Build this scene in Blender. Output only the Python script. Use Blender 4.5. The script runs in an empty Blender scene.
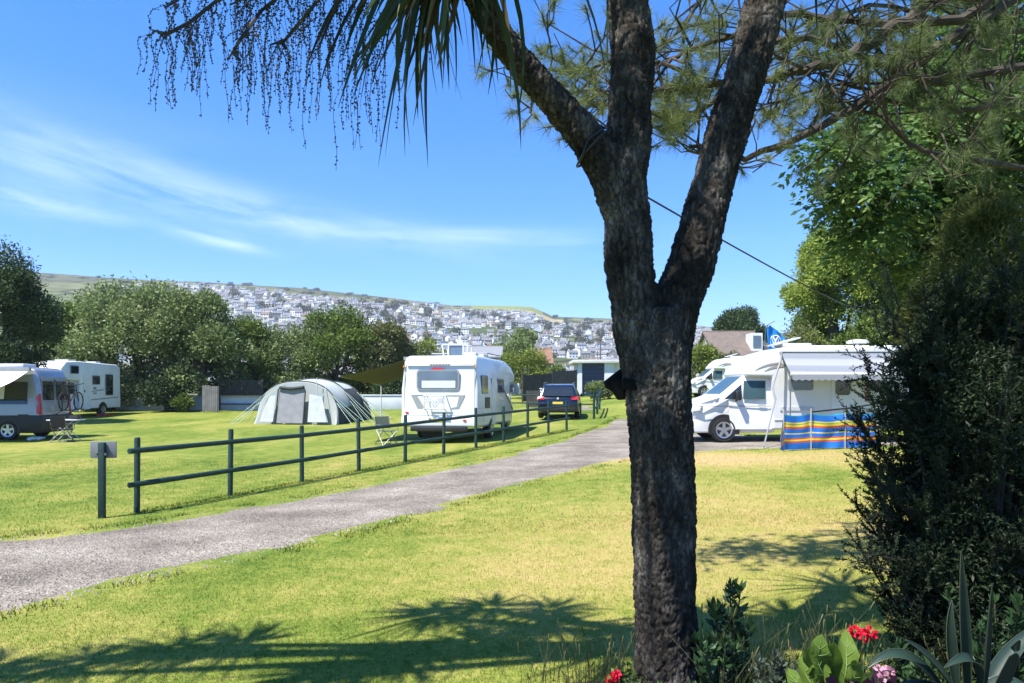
import bpy, bmesh, math, random
import numpy as np
from mathutils import Vector, Matrix, Quaternion, noise as mnoise

SC = bpy.context.scene
COL = SC.collection
R = math.radians
F, HY, CAMZ = 740.0, 390.0, 1.65

# ------------------------------------------------------------------ terrain
_RY = [-500, 0, 12, 20, 24, 28, 33, 38, 45, 60, 70, 90, 140, 300, 9000]
_RZ = [0, 0, 0, .06, .10, .12, .22, .34, .52, 1.02, 1.2, .2, -12, -26, -26]
def sstep(a, b, t):
    t = min(1, max(0, (t - a) / (b - a)))
    return t * t * (3 - 2 * t)
def gz(x, y):
    z = float(np.interp(y, _RY, _RZ)) + 0.2 * math.tanh(x / 6)
    z += 0.38 * sstep(4, 9, x) * sstep(26, 44, y)
    return z
def at(px, py, Y):
    return Vector(((px - 512) / F * Y, Y, CAMZ + (HY - py) / F * Y))
def gp(px, py):
    Y = 10.0
    for _ in range(60):
        z = gz((px - 512) / F * Y, Y)
        Yn = F * (CAMZ - z) / max(4.0, (py - HY))
        Y = Y * .5 + Yn * .5
    return ((px - 512) / F * Y, Y)

# ------------------------------------------------------------------ materials
def _nt(name):
    m = bpy.data.materials.new(name); m.use_nodes = True
    nt = m.node_tree
    return m, nt, nt.nodes['Principled BSDF'], nt.nodes['Material Output']
def N(nt, t, **kw):
    n = nt.nodes.new(t)
    for k, v in kw.items():
        if k in n.inputs: n.inputs[k].default_value = v
        else: setattr(n, k, v)
    return n
def L(nt, a, b): nt.links.new(a, b)
def ramp(nt, fac, stops):
    r = nt.nodes.new('ShaderNodeValToRGB')
    e = r.color_ramp.elements
    while len(e) < len(stops): e.new(.5)
    for i, (p, c) in enumerate(stops):
        e[i].position = p; e[i].color = (*c, 1)
    L(nt, fac, r.inputs['Fac'])
    return r.outputs['Color']
def sc3(c, k): return tuple(min(1, max(0, v * k)) for v in c)
_MC = {}
def mat(name, col, rough=.5, metal=0, var=.12, scale=6, bump=0, bscale=40, spec=.5, coat=0):
    if name in _MC: return _MC[name]
    m, nt, p, o = _nt(name)
    tc = N(nt, 'ShaderNodeTexCoord')
    ns = N(nt, 'ShaderNodeTexNoise'); ns.inputs['Scale'].default_value = scale; ns.inputs['Detail'].default_value = 5
    L(nt, tc.outputs['Object'], ns.inputs['Vector'])
    c = ramp(nt, ns.outputs['Fac'], [(.3, sc3(col, 1 - var)), (.7, sc3(col, 1 + var * .6))])
    L(nt, c, p.inputs['Base Color'])
    p.inputs['Roughness'].default_value = rough; p.inputs['Metallic'].default_value = metal
    p.inputs['Specular IOR Level'].default_value = spec
    if coat: p.inputs['Coat Weight'].default_value = coat; p.inputs['Coat Roughness'].default_value = .08
    if bump:
        n2 = N(nt, 'ShaderNodeTexNoise'); n2.inputs['Scale'].default_value = bscale; n2.inputs['Detail'].default_value = 4
        L(nt, tc.outputs['Object'], n2.inputs['Vector'])
        b = N(nt, 'ShaderNodeBump'); b.inputs['Strength'].default_value = bump; b.inputs['Distance'].default_value = .02
        L(nt, n2.outputs['Fac'], b.inputs['Height']); L(nt, b.outputs['Normal'], p.inputs['Normal'])
    _MC[name] = m
    return m
def leafmat(name, cols, rough=.5, transl=.3, clump=.8, spec=.3):
    """foliage: per-leaf colour spread, larger lighter and darker clumps from noise, some light through the blade"""
    if name in _MC: return _MC[name]
    m, nt, p, o = _nt(name)
    g = N(nt, 'ShaderNodeNewGeometry')
    tc = N(nt, 'ShaderNodeTexCoord')
    ns = N(nt, 'ShaderNodeTexNoise'); ns.inputs['Scale'].default_value = clump; ns.inputs['Detail'].default_value = 2
    L(nt, tc.outputs['Object'], ns.inputs['Vector'])
    mx = N(nt, 'ShaderNodeMath', operation='MULTIPLY_ADD')
    mx.inputs[1].default_value = .55
    L(nt, g.outputs['Random Per Island'], mx.inputs[0])
    sub = N(nt, 'ShaderNodeMath', operation='MULTIPLY_ADD'); sub.inputs[1].default_value = 1.5; sub.inputs[2].default_value = -.52
    L(nt, ns.outputs['Fac'], sub.inputs[0]); L(nt, sub.outputs[0], mx.inputs[2])
    n = len(cols)
    c = ramp(nt, mx.outputs[0], [(i / max(1, n - 1), cols[i]) for i in range(n)])
    L(nt, c, p.inputs['Base Color'])
    p.inputs['Roughness'].default_value = max(.5, rough); p.inputs['Specular IOR Level'].default_value = spec * .6
    t = N(nt, 'ShaderNodeBsdfTranslucent'); L(nt, c, t.inputs['Color'])
    ms = N(nt, 'ShaderNodeMixShader'); ms.inputs[0].default_value = transl
    L(nt, p.outputs[0], ms.inputs[1]); L(nt, t.outputs[0], ms.inputs[2]); L(nt, ms.outputs[0], o.inputs['Surface'])
    _MC[name] = m
    return m
def glassmat(name, col, rough=.06):
    if name in _MC: return _MC[name]
    m = mat(name, col, rough, 0, .25, 1.5, spec=.8)
    return m

# ------------------------------------------------------------------ objects
def tag(o, label=None, cat=None, group=None, kind=None):
    if label: o['label'] = label
    if cat: o['category'] = cat
    if group: o['group'] = group
    if kind: o['kind'] = kind
    return o
def thing(name, label, cat, loc=(0, 0, 0), rz=0, group=None):
    o = bpy.data.objects.new(name, None); COL.objects.link(o)
    o.location = loc; o.rotation_euler = (0, 0, rz); o.empty_display_size = .3
    return tag(o, label, cat, group)
def link(me, name, parent=None, mats=()):
    me.name = name
    for m in mats: me.materials.append(m)
    o = bpy.data.objects.new(name, me); COL.objects.link(o)
    if parent is not None: o.parent = parent
    return o
def npmesh(name, V, Fc, mats, parent=None, smooth=False, mi=None):
    V = np.asarray(V, dtype=np.float32).reshape(-1, 3); Fc = np.asarray(Fc, dtype=np.int32)
    k = Fc.shape[1]; n = len(Fc)
    me = bpy.data.meshes.new(name)
    me.vertices.add(len(V)); me.vertices.foreach_set('co', V.ravel())
    me.loops.add(n * k); me.loops.foreach_set('vertex_index', Fc.ravel())
    me.polygons.add(n); me.polygons.foreach_set('loop_start', np.arange(0, n * k, k, dtype=np.int32))
    try: me.polygons.foreach_set('loop_total', np.full(n, k, dtype=np.int32))
    except Exception: pass
    if mi is not None: me.polygons.foreach_set('material_index', np.asarray(mi, dtype=np.int32))
    if smooth: me.polygons.foreach_set('use_smooth', np.ones(n, dtype=bool))
    me.update(calc_edges=True)
    return link(me, name, parent, mats if isinstance(mats, (list, tuple)) else [mats])
def copy_thing(src, loc, rz=None, scale=None, label=None):
    r = src.copy(); COL.objects.link(r); r.location = loc
    if rz is not None: r.rotation_euler = (0, 0, rz)
    if scale is not None: r.scale = scale
    if label: r['label'] = label
    for ch in list(src.children):
        c = ch.copy(); COL.objects.link(c); c.parent = r
        for g in ch.children:
            d = g.copy(); COL.objects.link(d); d.parent = c
    return r

class MB:
    def __init__(s): s.v = []; s.f = []; s.m = []; s.cur = 0
    def add(s, vs, fs):
        b = len(s.v); s.v += [tuple(v) for v in vs]
        for f in fs: s.f.append(tuple(b + i for i in f)); s.m.append(s.cur)
    def box(s, c, d, rot=None, taper=1.0):
        cx, cy, cz = c; hx, hy, hz = d[0] / 2, d[1] / 2, d[2] / 2
        vs = []
        for z, k in ((-hz, 1), (hz, taper)):
            for x, y in ((-hx, -hy), (hx, -hy), (hx, hy), (-hx, hy)): vs.append(Vector((x * k, y * k, z)))
        if rot is not None: vs = [rot @ v for v in vs]
        vs = [(v[0] + cx, v[1] + cy, v[2] + cz) for v in vs]
        s.add(vs, [(0, 3, 2, 1), (4, 5, 6, 7), (0, 1, 5, 4), (1, 2, 6, 5), (2, 3, 7, 6), (3, 0, 4, 7)])
        return s
    def beam(s, a, b, w, h=None, up=(0, 0, 1)):
        a = Vector(a); b = Vector(b); d = b - a; l = d.length; d.normalize()
        u = Vector(up)
        if abs(d.dot(u)) > .95: u = Vector((0, 1, 0))
        r = d.cross(u).normalized(); u = r.cross(d); h = h or w
        vs = []
        for p in (a, b):
            for i, j in ((-1, -1), (1, -1), (1, 1), (-1, 1)): vs.append(p + r * (i * w / 2) + u * (j * h / 2))
        s.add(vs, [(0, 3, 2, 1), (4, 5, 6, 7), (0, 1, 5, 4), (1, 2, 6, 5), (2, 3, 7, 6), (3, 0, 4, 7)])
        return s
    def tube(s, pts, rad, seg=8, cap=True):
        pts = [Vector(p) for p in pts]; n = len(pts)
        if not hasattr(rad, '__len__'): rad = [rad] * n
        t0 = (pts[1] - pts[0]).normalized()
        u = Vector((0, 0, 1)) if abs(t0.z) < .9 else Vector((1, 0, 0))
        u = (u - t0 * u.dot(t0)).normalized()
        vs = []
        for i in range(n):
            t = (pts[min(n - 1, i + 1)] - pts[max(0, i - 1)])
            if t.length < 1e-9: t = t0.copy()
            t.normalize()
            u = (u - t * u.dot(t))
            u = u.normalized() if u.length > 1e-6 else t.orthogonal().normalized()
            w = t.cross(u)
            for k in range(seg):
                a = 2 * math.pi * k / seg
                vs.append(pts[i] + (u * math.cos(a) + w * math.sin(a)) * rad[i])
        fs = [(i * seg + k, i * seg + (k + 1) % seg, (i + 1) * seg + (k + 1) % seg, (i + 1) * seg + k) for i in range(n - 1) for k in range(seg)]
        if cap: fs += [tuple(range(seg - 1, -1, -1)), tuple((n - 1) * seg + k for k in range(seg))]
        s.add(vs, fs); return s
    def lathe(s, prof, c, axis='x', seg=20):
        """prof: [(r, h)] revolved about an axis through c"""
        vs = []
        for r, h in prof:
            for k in range(seg):
                a = 2 * math.pi * k / seg; p, q = r * math.cos(a), r * math.sin(a)
                v = {'x': (h, p, q), 'y': (p, h, q), 'z': (p, q, h)}[axis]
                vs.append((v[0] + c[0], v[1] + c[1], v[2] + c[2]))
        n = len(prof)
        fs = [(i * seg + k, i * seg + (k + 1) % seg, (i + 1) * seg + (k + 1) % seg, (i + 1) * seg + k) for i in range(n - 1) for k in range(seg)]
        fs += [tuple(range(seg - 1, -1, -1)), tuple((n - 1) * seg + k for k in range(seg))]
        s.add(vs, fs); return s
    def plate(s, pts, nrm, t):
        """flat polygon pts given a thickness t along nrm"""
        nv = Vector(nrm).normalized() * t; n = len(pts)
        a = [Vector(p) for p in pts]; b = [p + nv for p in a]
        s.add(a + b, [tuple(range(n - 1, -1, -1)), tuple(range(n, 2 * n))] + [(i, (i + 1) % n, n + (i + 1) % n, n + i) for i in range(n)])
        return s
    def blob(s, c, r, sub=2, amp=.2, freq=1.5, seed=0):
        bm = bmesh.new(); bmesh.ops.create_icosphere(bm, subdivisions=sub, radius=1)
        rr = r if hasattr(r, '__len__') else (r, r, r)
        vs = []
        for v in bm.verts:
            k = 1 + amp * mnoise.noise(v.co * freq + Vector((seed * 3.1, seed * 1.7, seed)))
            vs.append((c[0] + v.co.x * rr[0] * k, c[1] + v.co.y * rr[1] * k, c[2] + v.co.z * rr[2] * k))
        fs = [tuple(v.index for v in f.verts) for f in bm.faces]; bm.free()
        s.add(vs, fs); return s
    def build(s, name, mats, parent=None, smooth=False, angle=35, bevel=0, bseg=2, fixn=True):
        mats = mats if isinstance(mats, (list, tuple)) else [mats]
        me = bpy.data.meshes.new(name); me.from_pydata(s.v, [], s.f)
        me.polygons.foreach_set('material_index', s.m)
        if fixn or bevel:
            bm = bmesh.new(); bm.from_mesh(me)
            if fixn: bmesh.ops.recalc_face_normals(bm, faces=bm.faces)
            if bevel:
                es = [e for e in bm.edges if len(e.link_faces) == 2 and e.calc_face_angle(0) > R(12)]
                bmesh.ops.bevel(bm, geom=es, offset=bevel, segments=bseg, profile=.5, affect='EDGES', clamp_overlap=True)
            bm.to_mesh(me); bm.free()
        if smooth or bevel:
            me.polygons.foreach_set('use_smooth', np.ones(len(me.polygons), dtype=bool))
            me.set_sharp_from_angle(angle=R(angle))
        me.update()
        return link(me, name, parent, mats)

def rrect(cx, cy, w, h, r=.05, seg=3):
    pts = []
    r = min(r, w / 2.01, h / 2.01)
    for qx, qy, a0 in ((1, 1, 0), (-1, 1, 90), (-1, -1, 180), (1, -1, 270)):
        for k in range(seg + 1):
            a = R(a0 + 90 * k / seg)
            pts.append((cx + qx * (w / 2 - r) + r * math.cos(a), cy + qy * (h / 2 - r) + r * math.sin(a)))
    return pts
def prism(profile, hw, top_in=0, z0=1.0, z1=2.5, front_in=0, yfi=None):
    """polygon (y,z) swept across x; narrowed by top_in between z0 and z1, and by front_in ahead of yfi"""
    def wx(y, z):
        k = hw - top_in * sstep(z0, z1, z)
        if front_in and yfi is not None: k -= front_in * sstep(yfi[0], yfi[1], y)
        return k
    n = len(profile); mb = MB()
    a = [(-wx(y, z), y, z) for y, z in profile]; b = [(wx(y, z), y, z) for y, z in profile]
    mb.add(a + b, [tuple(range(n)), tuple(range(2 * n - 1, n - 1, -1))] + [(i, n + i, n + (i + 1) % n, (i + 1) % n) for i in range(n)])
    return mb

# ------------------------------------------------------------------ shared materials
WHITE = mat('white_paint', (.68, .68, .665), .25, coat=.4, var=.05, scale=2)
WHITE2 = mat('white_gelcoat', (.66, .67, .67), .3, coat=.3, var=.06, scale=1.5)
OFFW = mat('off_white_panel', (.72, .72, .68), .35, var=.08, scale=2)
SILVER = mat('silver_paint', (.27, .28, .30), .3, .4, var=.06, scale=2, coat=.5)
BLACKP = mat('black_plastic', (.012, .012, .013), .5, var=.3)
RUBBER = mat('tyre_rubber', (.016, .016, .016), .8, var=.3, scale=15)
ALLOY = mat('wheel_alloy', (.5, .51, .53), .3, .8, var=.1)
GLASS = glassmat('dark_glass', (.018, .022, .026))
GLASSB = glassmat('blue_grey_glass', (.10, .14, .20), .12)
GLASST = mat('teal_glass', (.04, .075, .08), .22, 0, .3, 1.5, spec=.35)
REDL = mat('red_lens', (.45, .02, .03), .2, var=.1)
AMBER = mat('amber_lens', (.5, .18, .02), .25)
GREYP = mat('grey_plastic', (.22, .23, .24), .5)
LGREY = mat('light_grey_plastic', (.5, .51, .52), .45)
GREENW = mat('green_stained_wood', (.004, .030, .024), .6, var=.45, scale=14, bump=.3, bscale=60)
STEEL = mat('steel_tube', (.20, .21, .22), .45, .6)
YPLATE = mat('yellow_plate', (.65, .5, .05), .4, var=.05)
CLEARP = mat('clear_acrylic', (.45, .5, .52), .2, var=.05)
CURTAIN = mat('blind_fabric', (.55, .56, .6), .8, var=.1, scale=3)

def wheel(root, x, y, z, r=.33, w=.22, side=1, spokes=5, rimmat=None):
    """tyre with a spoked rim facing +x*side"""
    hw = w / 2
    t = MB(); t.lathe([(r * .62, -hw * .9), (r * .9, -hw), (r * .98, -hw * .7), (r, 0), (r * .98, hw * .7), (r * .9, hw), (r * .62, hw * .9)], (x, y, z), 'x', 28)
    ty = t.build('wheel', RUBBER, root, smooth=True)
    m = MB(); xo = x + side * hw * .72
    ri, ro = r * .56, r * .66
    m.lathe([(ri, -.02), (ro, -.03), (ro, .03), (ri, .02)], (x + side * hw * .85, y, z), 'x', 28)
    m.f = m.f[:-2]; m.m = m.m[:-2]
    m.f += [(3 * 28 + k, 3 * 28 + (k + 1) % 28, (k + 1) % 28, k) for k in range(28)]; m.m += [0] * 28
    m.lathe([(r * .02, -.02), (r * .16, -.02), (r * .16, .012), (r * .1, .03), (r * .02, .03)], (x + side * hw * .85, y, z), 'x', 14)
    for k in range(spokes):
        a = 2 * math.pi * k / spokes + .3
        d = Vector((0, math.cos(a), math.sin(a))); q = Vector((x + side * hw * .86, y, z))
        m.beam(q + d * r * .12, q + d * r * .6, .028, r * .24, up=(0, -d.z, d.y))
    m.cur = 1
    m.lathe([(.01, -.01), (r * .6, -.01), (r * .6, .0), (.01, .0)], (xo - side * .03, y, z), 'x', 24)
    m.build('rim', [rimmat or ALLOY, BLACKP], ty, smooth=True, angle=30)
    return ty
def arch(root, x, y, z, r, side, t=.012, name='wheel_arch'):
    m = MB()
    pts = [(x, y + r * math.cos(R(a)), max(.22, z + r * math.sin(R(a)))) for a in range(-30, 211, 12)]
    m.plate(pts, (side, 0, 0), t)
    return m.build(name, BLACKP, root)
def side_plate(root, name, prof, x, side, m, t=.012, bevel=0):
    """prof [(y,z)] plate on the side wall at x"""
    return MB().plate([(x, y, z) for y, z in prof], (side, 0, 0), t).build(name, m, root, bevel=bevel)
def end_plate(root, name, prof, y, d, m, t=.012):
    return MB().plate([(x, y, z) for x, z in prof], (0, d, 0), t).build(name, m, root)
# ================================================================== camera, light, sky
cam = bpy.data.cameras.new('camera'); co = bpy.data.objects.new('camera', cam); COL.objects.link(co)
co.location = (0, 0, CAMZ); co.rotation_euler = (R(90), 0, 0)
cam.sensor_width = 36; cam.lens = 36 * F / 1024; cam.shift_y = (HY - 341.5) / 1024
cam.clip_start = .05; cam.clip_end = 20000
SC.camera = co
TOSUN = Vector((-.32, -.27, .72)).normalized()
sl = bpy.data.lights.new('sun', 'SUN'); so = bpy.data.objects.new('sun', sl); COL.objects.link(so)
sl.energy = 4.4; sl.angle = R(.53); sl.color = (1, .955, .88)
so.rotation_euler = (-TOSUN).to_track_quat('-Z', 'Y').to_euler(); so.location = (-10, -10, 30)
W = bpy.data.worlds.new('World'); SC.world = W; W.use_nodes = True
wn = W.node_tree; bg = wn.nodes['Background']; bg.inputs['Strength'].default_value = .115
sky = N(wn, 'ShaderNodeTexSky'); sky.sky_type = 'NISHITA'; sky.sun_disc = False
sky.sun_elevation = math.asin(TOSUN.z); sky.sun_rotation = math.atan2(TOSUN.x, TOSUN.y)
sky.air_density = 1.0; sky.dust_density = .15; sky.ozone_density = 2.4
hs = N(wn, 'ShaderNodeHueSaturation'); hs.inputs['Saturation'].default_value = 1.3; hs.inputs['Value'].default_value = 1.08
L(wn, sky.outputs[0], hs.inputs['Color'])
# cirrus: thin streaks of noise on the sky directions, in a low band on the left
tc = N(wn, 'ShaderNodeTexCoord')
sep = N(wn, 'ShaderNodeSeparateXYZ'); L(wn, tc.outputs['Generated'], sep.inputs[0])
def M(op, a, b=None, c=None):
    n = wn.nodes.new('ShaderNodeMath'); n.operation = op
    for i, v in enumerate((a, b, c)):
        if v is None: continue
        if isinstance(v, (int, float)): n.inputs[i].default_value = v
        else: L(wn, v, n.inputs[i])
    return n.outputs[0]
az = M('ARCTAN2', sep.outputs[0], sep.outputs[1])      # bearing from straight ahead
el = M('ARCSINE', sep.outputs[2])
def streak(el0, az0, slope, thick, azw, seed, gain):
    # distance from a gently sloping line on the sky, roughened by stretched noise
    cmb = wn.nodes.new('ShaderNodeCombineXYZ')
    L(wn, M('MULTIPLY', az, 3.0), cmb.inputs[0]); L(wn, M('MULTIPLY', M('MULTIPLY_ADD', az, -slope, el), 16.0), cmb.inputs[1]); cmb.inputs[2].default_value = seed
    n1 = N(wn, 'ShaderNodeTexNoise'); n1.inputs['Scale'].default_value = 1.6; n1.inputs['Detail'].default_value = 7; n1.inputs['Roughness'].default_value = .62; n1.inputs['Distortion'].default_value = .5
    L(wn, cmb.outputs[0], n1.inputs['Vector'])
    line = M('MULTIPLY_ADD', M('SUBTRACT', az, az0), slope, el0)
    d = M('DIVIDE', M('SUBTRACT', el, line), thick)
    fall = M('POWER', 2.718, M('MULTIPLY', M('MULTIPLY', d, d), -1.0))
    e = M('DIVIDE', M('SUBTRACT', az, az0), azw)
    fall2 = M('POWER', 2.718, M('MULTIPLY', M('MULTIPLY', e, e), -1.0))
    nn = M('MULTIPLY', M('MAXIMUM', M('SUBTRACT', n1.outputs['Fac'], .36), 0.0), gain)
    return M('MULTIPLY', M('MULTIPLY', fall, fall2), nn)
mask = streak(.234, -.42, -.14, .023, .30, 1.0, 2.1)
for args in ((.215, -.58, -.12, .016, .12, 4.0, 2.6), (.265, -.48, -.22, .022, .14, 7.0, 1.4), (.188, -.38, -.15, .009, .06, 2.5, 2.6), (.203, -.08, -.03, .014, .24, 9.0, 1.8), (.30, -.7, -.05, .04, .3, 5.0, .5)):
    mask = M('ADD', mask, streak(*args))
mask = M('MINIMUM', M('MULTIPLY', mask, .62), .6)
mixc = N(wn, 'ShaderNodeMix', data_type='RGBA'); L(wn, mask, mixc.inputs[0]); el_r = ramp(wn, M('MULTIPLY', el, 1.6), [(0, (.42, .49, .74)), (.22, (.35, .54, .82)), (.8, (.29, .66, .93)), (1, (.30, .68, .93))])
mm_ = N(wn, 'ShaderNodeMix', data_type='RGBA', blend_type='MULTIPLY'); mm_.inputs[0].default_value = 1; L(wn, hs.outputs[0], mm_.inputs[6]); L(wn, el_r, mm_.inputs[7])
L(wn, mm_.outputs[2], mixc.inputs[6]); mixc.inputs[7].default_value = (4.6, 5.3, 6.0, 1)
L(wn, mixc.outputs[2], bg.inputs['Color'])
vs_ = SC.view_settings; vs_.view_transform = 'Standard'; vs_.look = 'None'; vs_.exposure = 1.35; vs_.gamma = 1; vs_.use_curve_mapping = False
SC.cycles.max_bounces = 8; SC.cycles.transparent_max_bounces = 6; SC.cycles.use_denoising = True
SC.cycles.sample_clamp_indirect = 6

# ================================================================== ground
def lawn_material():
    m, nt, p, o = _nt('lawn')
    g = N(nt, 'ShaderNodeNewGeometry')
    def noise(scale, det=4, vec=None, dist=0):
        n = N(nt, 'ShaderNodeTexNoise'); n.inputs['Scale'].default_value = scale; n.inputs['Detail'].default_value = det; n.inputs['Distortion'].default_value = dist
        L(nt, vec or g.outputs['Position'], n.inputs['Vector']); return n.outputs['Fac']
    def mth(op, a, b, c=None):
        n = nt.nodes.new('ShaderNodeMath'); n.operation = op
        for i, v in enumerate((a, b, c)):
            if v is None: continue
            if isinstance(v, (int, float)): n.inputs[i].default_value = v
            else: L(nt, v, n.inputs[i])
        return n.outputs[0]
    sp = N(nt, 'ShaderNodeSeparateXYZ'); L(nt, g.outputs['Position'], sp.inputs[0])
    # worn, drier ground on the rise to the right of the drive
    def spot(x, y, rx, ry):
        a = mth('DIVIDE', mth('SUBTRACT', sp.outputs[0], x), rx); b = mth('DIVIDE', mth('SUBTRACT', sp.outputs[1], y), ry)
        return mth('POWER', 2.718, mth('MULTIPLY', mth('ADD', mth('MULTIPLY', a, a), mth('MULTIPLY', b, b)), -1.0))
    dry = mth('ADD', mth('MULTIPLY', spot(2.6, 8.5, 2.6, 3.2), .40), mth('MULTIPLY', spot(5.5, 16.2, 4, 1.9), .48))
    dry = mth('ADD', dry, mth('MULTIPLY', spot(.5, 6.5, 2.0, 1.2), .14))
    mp = N(nt, 'ShaderNodeMapping'); mp.inputs['Scale'].default_value = (1, .45, 1); L(nt, g.outputs['Position'], mp.inputs['Vector'])
    f = mth('ADD', mth('MULTIPLY', noise(.42, 6, mp.outputs[0], .6), .85), mth('MULTIPLY', noise(3.1, 6), .55))
    f = mth('ADD', f, mth('MULTIPLY_ADD', noise(23, 5), .60, -.63))
    f = mth('ADD', f, dry)
    c = ramp(nt, f, [(.16, (.080, .134, .016)), (.36, (.172, .213, .034)), (.53, (.278, .270, .066)), (.74, (.385, .31, .115)), (.96, (.46, .325, .16))])
    f2 = noise(120, 3)
    mxn = N(nt, 'ShaderNodeMix', data_type='RGBA', blend_type='MULTIPLY'); mxn.inputs[0].default_value = 1
    c2 = ramp(nt, f2, [(.3, (.62, .66, .55)), (.7, (1.18, 1.15, 1.1))])
    L(nt, c, mxn.inputs[6]); L(nt, c2, mxn.inputs[7]); L(nt, mxn.outputs[2], p.inputs['Base Color'])
    p.inputs['Roughness'].default_value = .9; p.inputs['Specular IOR Level'].default_value = .15
    bn = N(nt, 'ShaderNodeBump'); bn.inputs['Strength'].default_value = .9; bn.inputs['Distance'].default_value = .03
    L(nt, mth('ADD', mth('MULTIPLY', noise(55, 5), .7), mth('MULTIPLY', noise(9, 3), .9)), bn.inputs['Height']); L(nt, bn.outputs[0], p.inputs['Normal'])
    return m, c
LAWN, _ = lawn_material()
def axis(a):
    out = []
    for lo, hi, st in a: out += list(np.arange(lo, hi, st))
    return np.array(out + [a[-1][1]])
xs = axis([(-2400, -400, 400), (-400, -80, 40), (-80, -32, 4), (-32, 32, .5), (32, 80, 4), (80, 400, 40), (400, 2400, 400)])
ys = axis([(-300, -20, 40), (-20, 2, 2), (2, 70, .5), (70, 140, 5), (140, 300, 20), (300, 2400, 300)])
V = np.array([(x, y, gz(x, y)) for y in ys for x in xs]); nx = len(xs)
Fc = np.array([(j * nx + i, j * nx + i + 1, (j + 1) * nx + i + 1, (j + 1) * nx + i) for j in range(len(ys) - 1) for i in range(nx - 1)])
tag(npmesh('ground', V, Fc, LAWN, smooth=True), kind='structure')

# gravel drive and yard: one sheet, ragged grass edge
def gravel_material():
    m, nt, p, o = _nt('gravel')
    g = N(nt, 'ShaderNodeNewGeometry')
    vo = N(nt, 'ShaderNodeTexVoronoi'); vo.inputs['Scale'].default_value = 42; L(nt, g.outputs['Position'], vo.inputs['Vector'])
    vo2 = N(nt, 'ShaderNodeTexVoronoi'); vo2.inputs['Scale'].default_value = 17; L(nt, g.outputs['Position'], vo2.inputs['Vector'])
    n1 = N(nt, 'ShaderNodeTexNoise'); n1.inputs['Scale'].default_value = .8; n1.inputs['Detail'].default_value = 8; n1.inputs['Roughness'].default_value = .65; L(nt, g.outputs['Position'], n1.inputs['Vector'])
    hsv = N(nt, 'ShaderNodeSeparateColor'); L(nt, vo.outputs['Color'], hsv.inputs[0])
    ad = N(nt, 'ShaderNodeMath', operation='MULTIPLY_ADD'); ad.inputs[1].default_value = .55; L(nt, hsv.outputs[0], ad.inputs[0])
    m2 = N(nt, 'ShaderNodeMath', operation='MULTIPLY_ADD'); m2.inputs[1].default_value = 2.0; m2.inputs[2].default_value = -.78; L(nt, n1.outputs['Fac'], m2.inputs[0]); L(nt, m2.outputs[0], ad.inputs[2])
    c = ramp(nt, ad.outputs[0], [(.1, (.125, .105, .084)), (.4, (.212, .182, .146)), (.7, (.285, .248, .20)), (1, (.42, .38, .315))])
    L(nt, c, p.inputs['Base Color']); p.inputs['Roughness'].default_value = .9; p.inputs['Specular IOR Level'].default_value = .2
    b = N(nt, 'ShaderNodeBump'); b.inputs['Strength'].default_value = 1; b.inputs['Distance'].default_value = .025
    a2 = N(nt, 'ShaderNodeMath', operation='ADD'); L(nt, vo.outputs['Distance'], a2.inputs[0]); L(nt, vo2.outputs['Distance'], a2.inputs[1])
    L(nt, a2.outputs[0], b.inputs['Height']); L(nt, b.outputs[0], p.inputs['Normal'])
    return m
OUT = [(-260, 560), (0, 538), (110, 527), (200, 514), (300, 497), (400, 478), (500, 456), (560, 440), (600, 426), (618, 415.5), (622, 411), (600, 410), (574, 410), (570, 401), (640, 400), (700, 399.5), (790, 400), (830, 406), (760, 411), (705, 413), (684, 425), (700, 433), (760, 436), (900, 438), (960, 444), (900, 446.5), (850, 447), (760, 449.5), (700, 452), (628, 460), (560, 477), (500, 492), (400, 522), (300, 547), (200, 570), (100, 592), (0, 617), (-260, 690)]
outl = [gp(*p) for p in OUT]
rng = random.Random(5); pts = []
for i, a in enumerate(outl):
    b = outl[(i + 1) % len(outl)]; d = math.hypot(b[0] - a[0], b[1] - a[1]); n = max(1, int(d / .22))
    for k in range(n):
        t = k / n; x = a[0] + (b[0] - a[0]) * t; y = a[1] + (b[1] - a[1]) * t
        w = .16 * mnoise.noise(Vector((x * .8, y * .8, 0))) + .06 * mnoise.noise(Vector((x * 4, y * 4, 3))) + rng.uniform(-.035, .035)
        pts.append((x - (b[1] - a[1]) / d * w, y + (b[0] - a[0]) / d * w))
bm = bmesh.new(); bv = [bm.verts.new((x, y, 0)) for x, y in pts]
be = [bm.edges.new((bv[i], bv[(i + 1) % len(bv)])) for i in range(len(bv))]
bmesh.ops.triangle_fill(bm, edges=be, use_beauty=True)
for _ in range(5):
    le = [e for e in bm.edges if e.calc_length() > .9]
    if not le: break
    bmesh.ops.subdivide_edges(bm, edges=le, cuts=1); bmesh.ops.triangulate(bm, faces=[f for f in bm.faces if len(f.verts) > 3])
for v in bm.verts: v.co.z = gz(v.co.x, v.co.y) + (-.004 if v.is_boundary else .007)
bmesh.ops.recalc_face_normals(bm, faces=bm.faces)
if sum(f.normal.z for f in bm.faces) < 0: bmesh.ops.reverse_faces(bm, faces=bm.faces)
me = bpy.data.meshes.new('gravel_drive'); bm.to_mesh(me); bm.free()
tag(link(me, 'gravel_drive', None, [gravel_material()]), kind='structure')
ROADP = np.array(outl)
def in_road(X, Y):
    ins = np.zeros(len(X), bool); n = len(ROADP); j = n - 1
    for i in range(n):
        xi, yi = ROADP[i]; xj, yj = ROADP[j]
        c = ((yi > Y) != (yj > Y)) & (X < (xj - xi) * (Y - yi) / (yj - yi + 1e-12) + xi)
        ins ^= c; j = i
    return ins
GZV = np.vectorize(gz)
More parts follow.
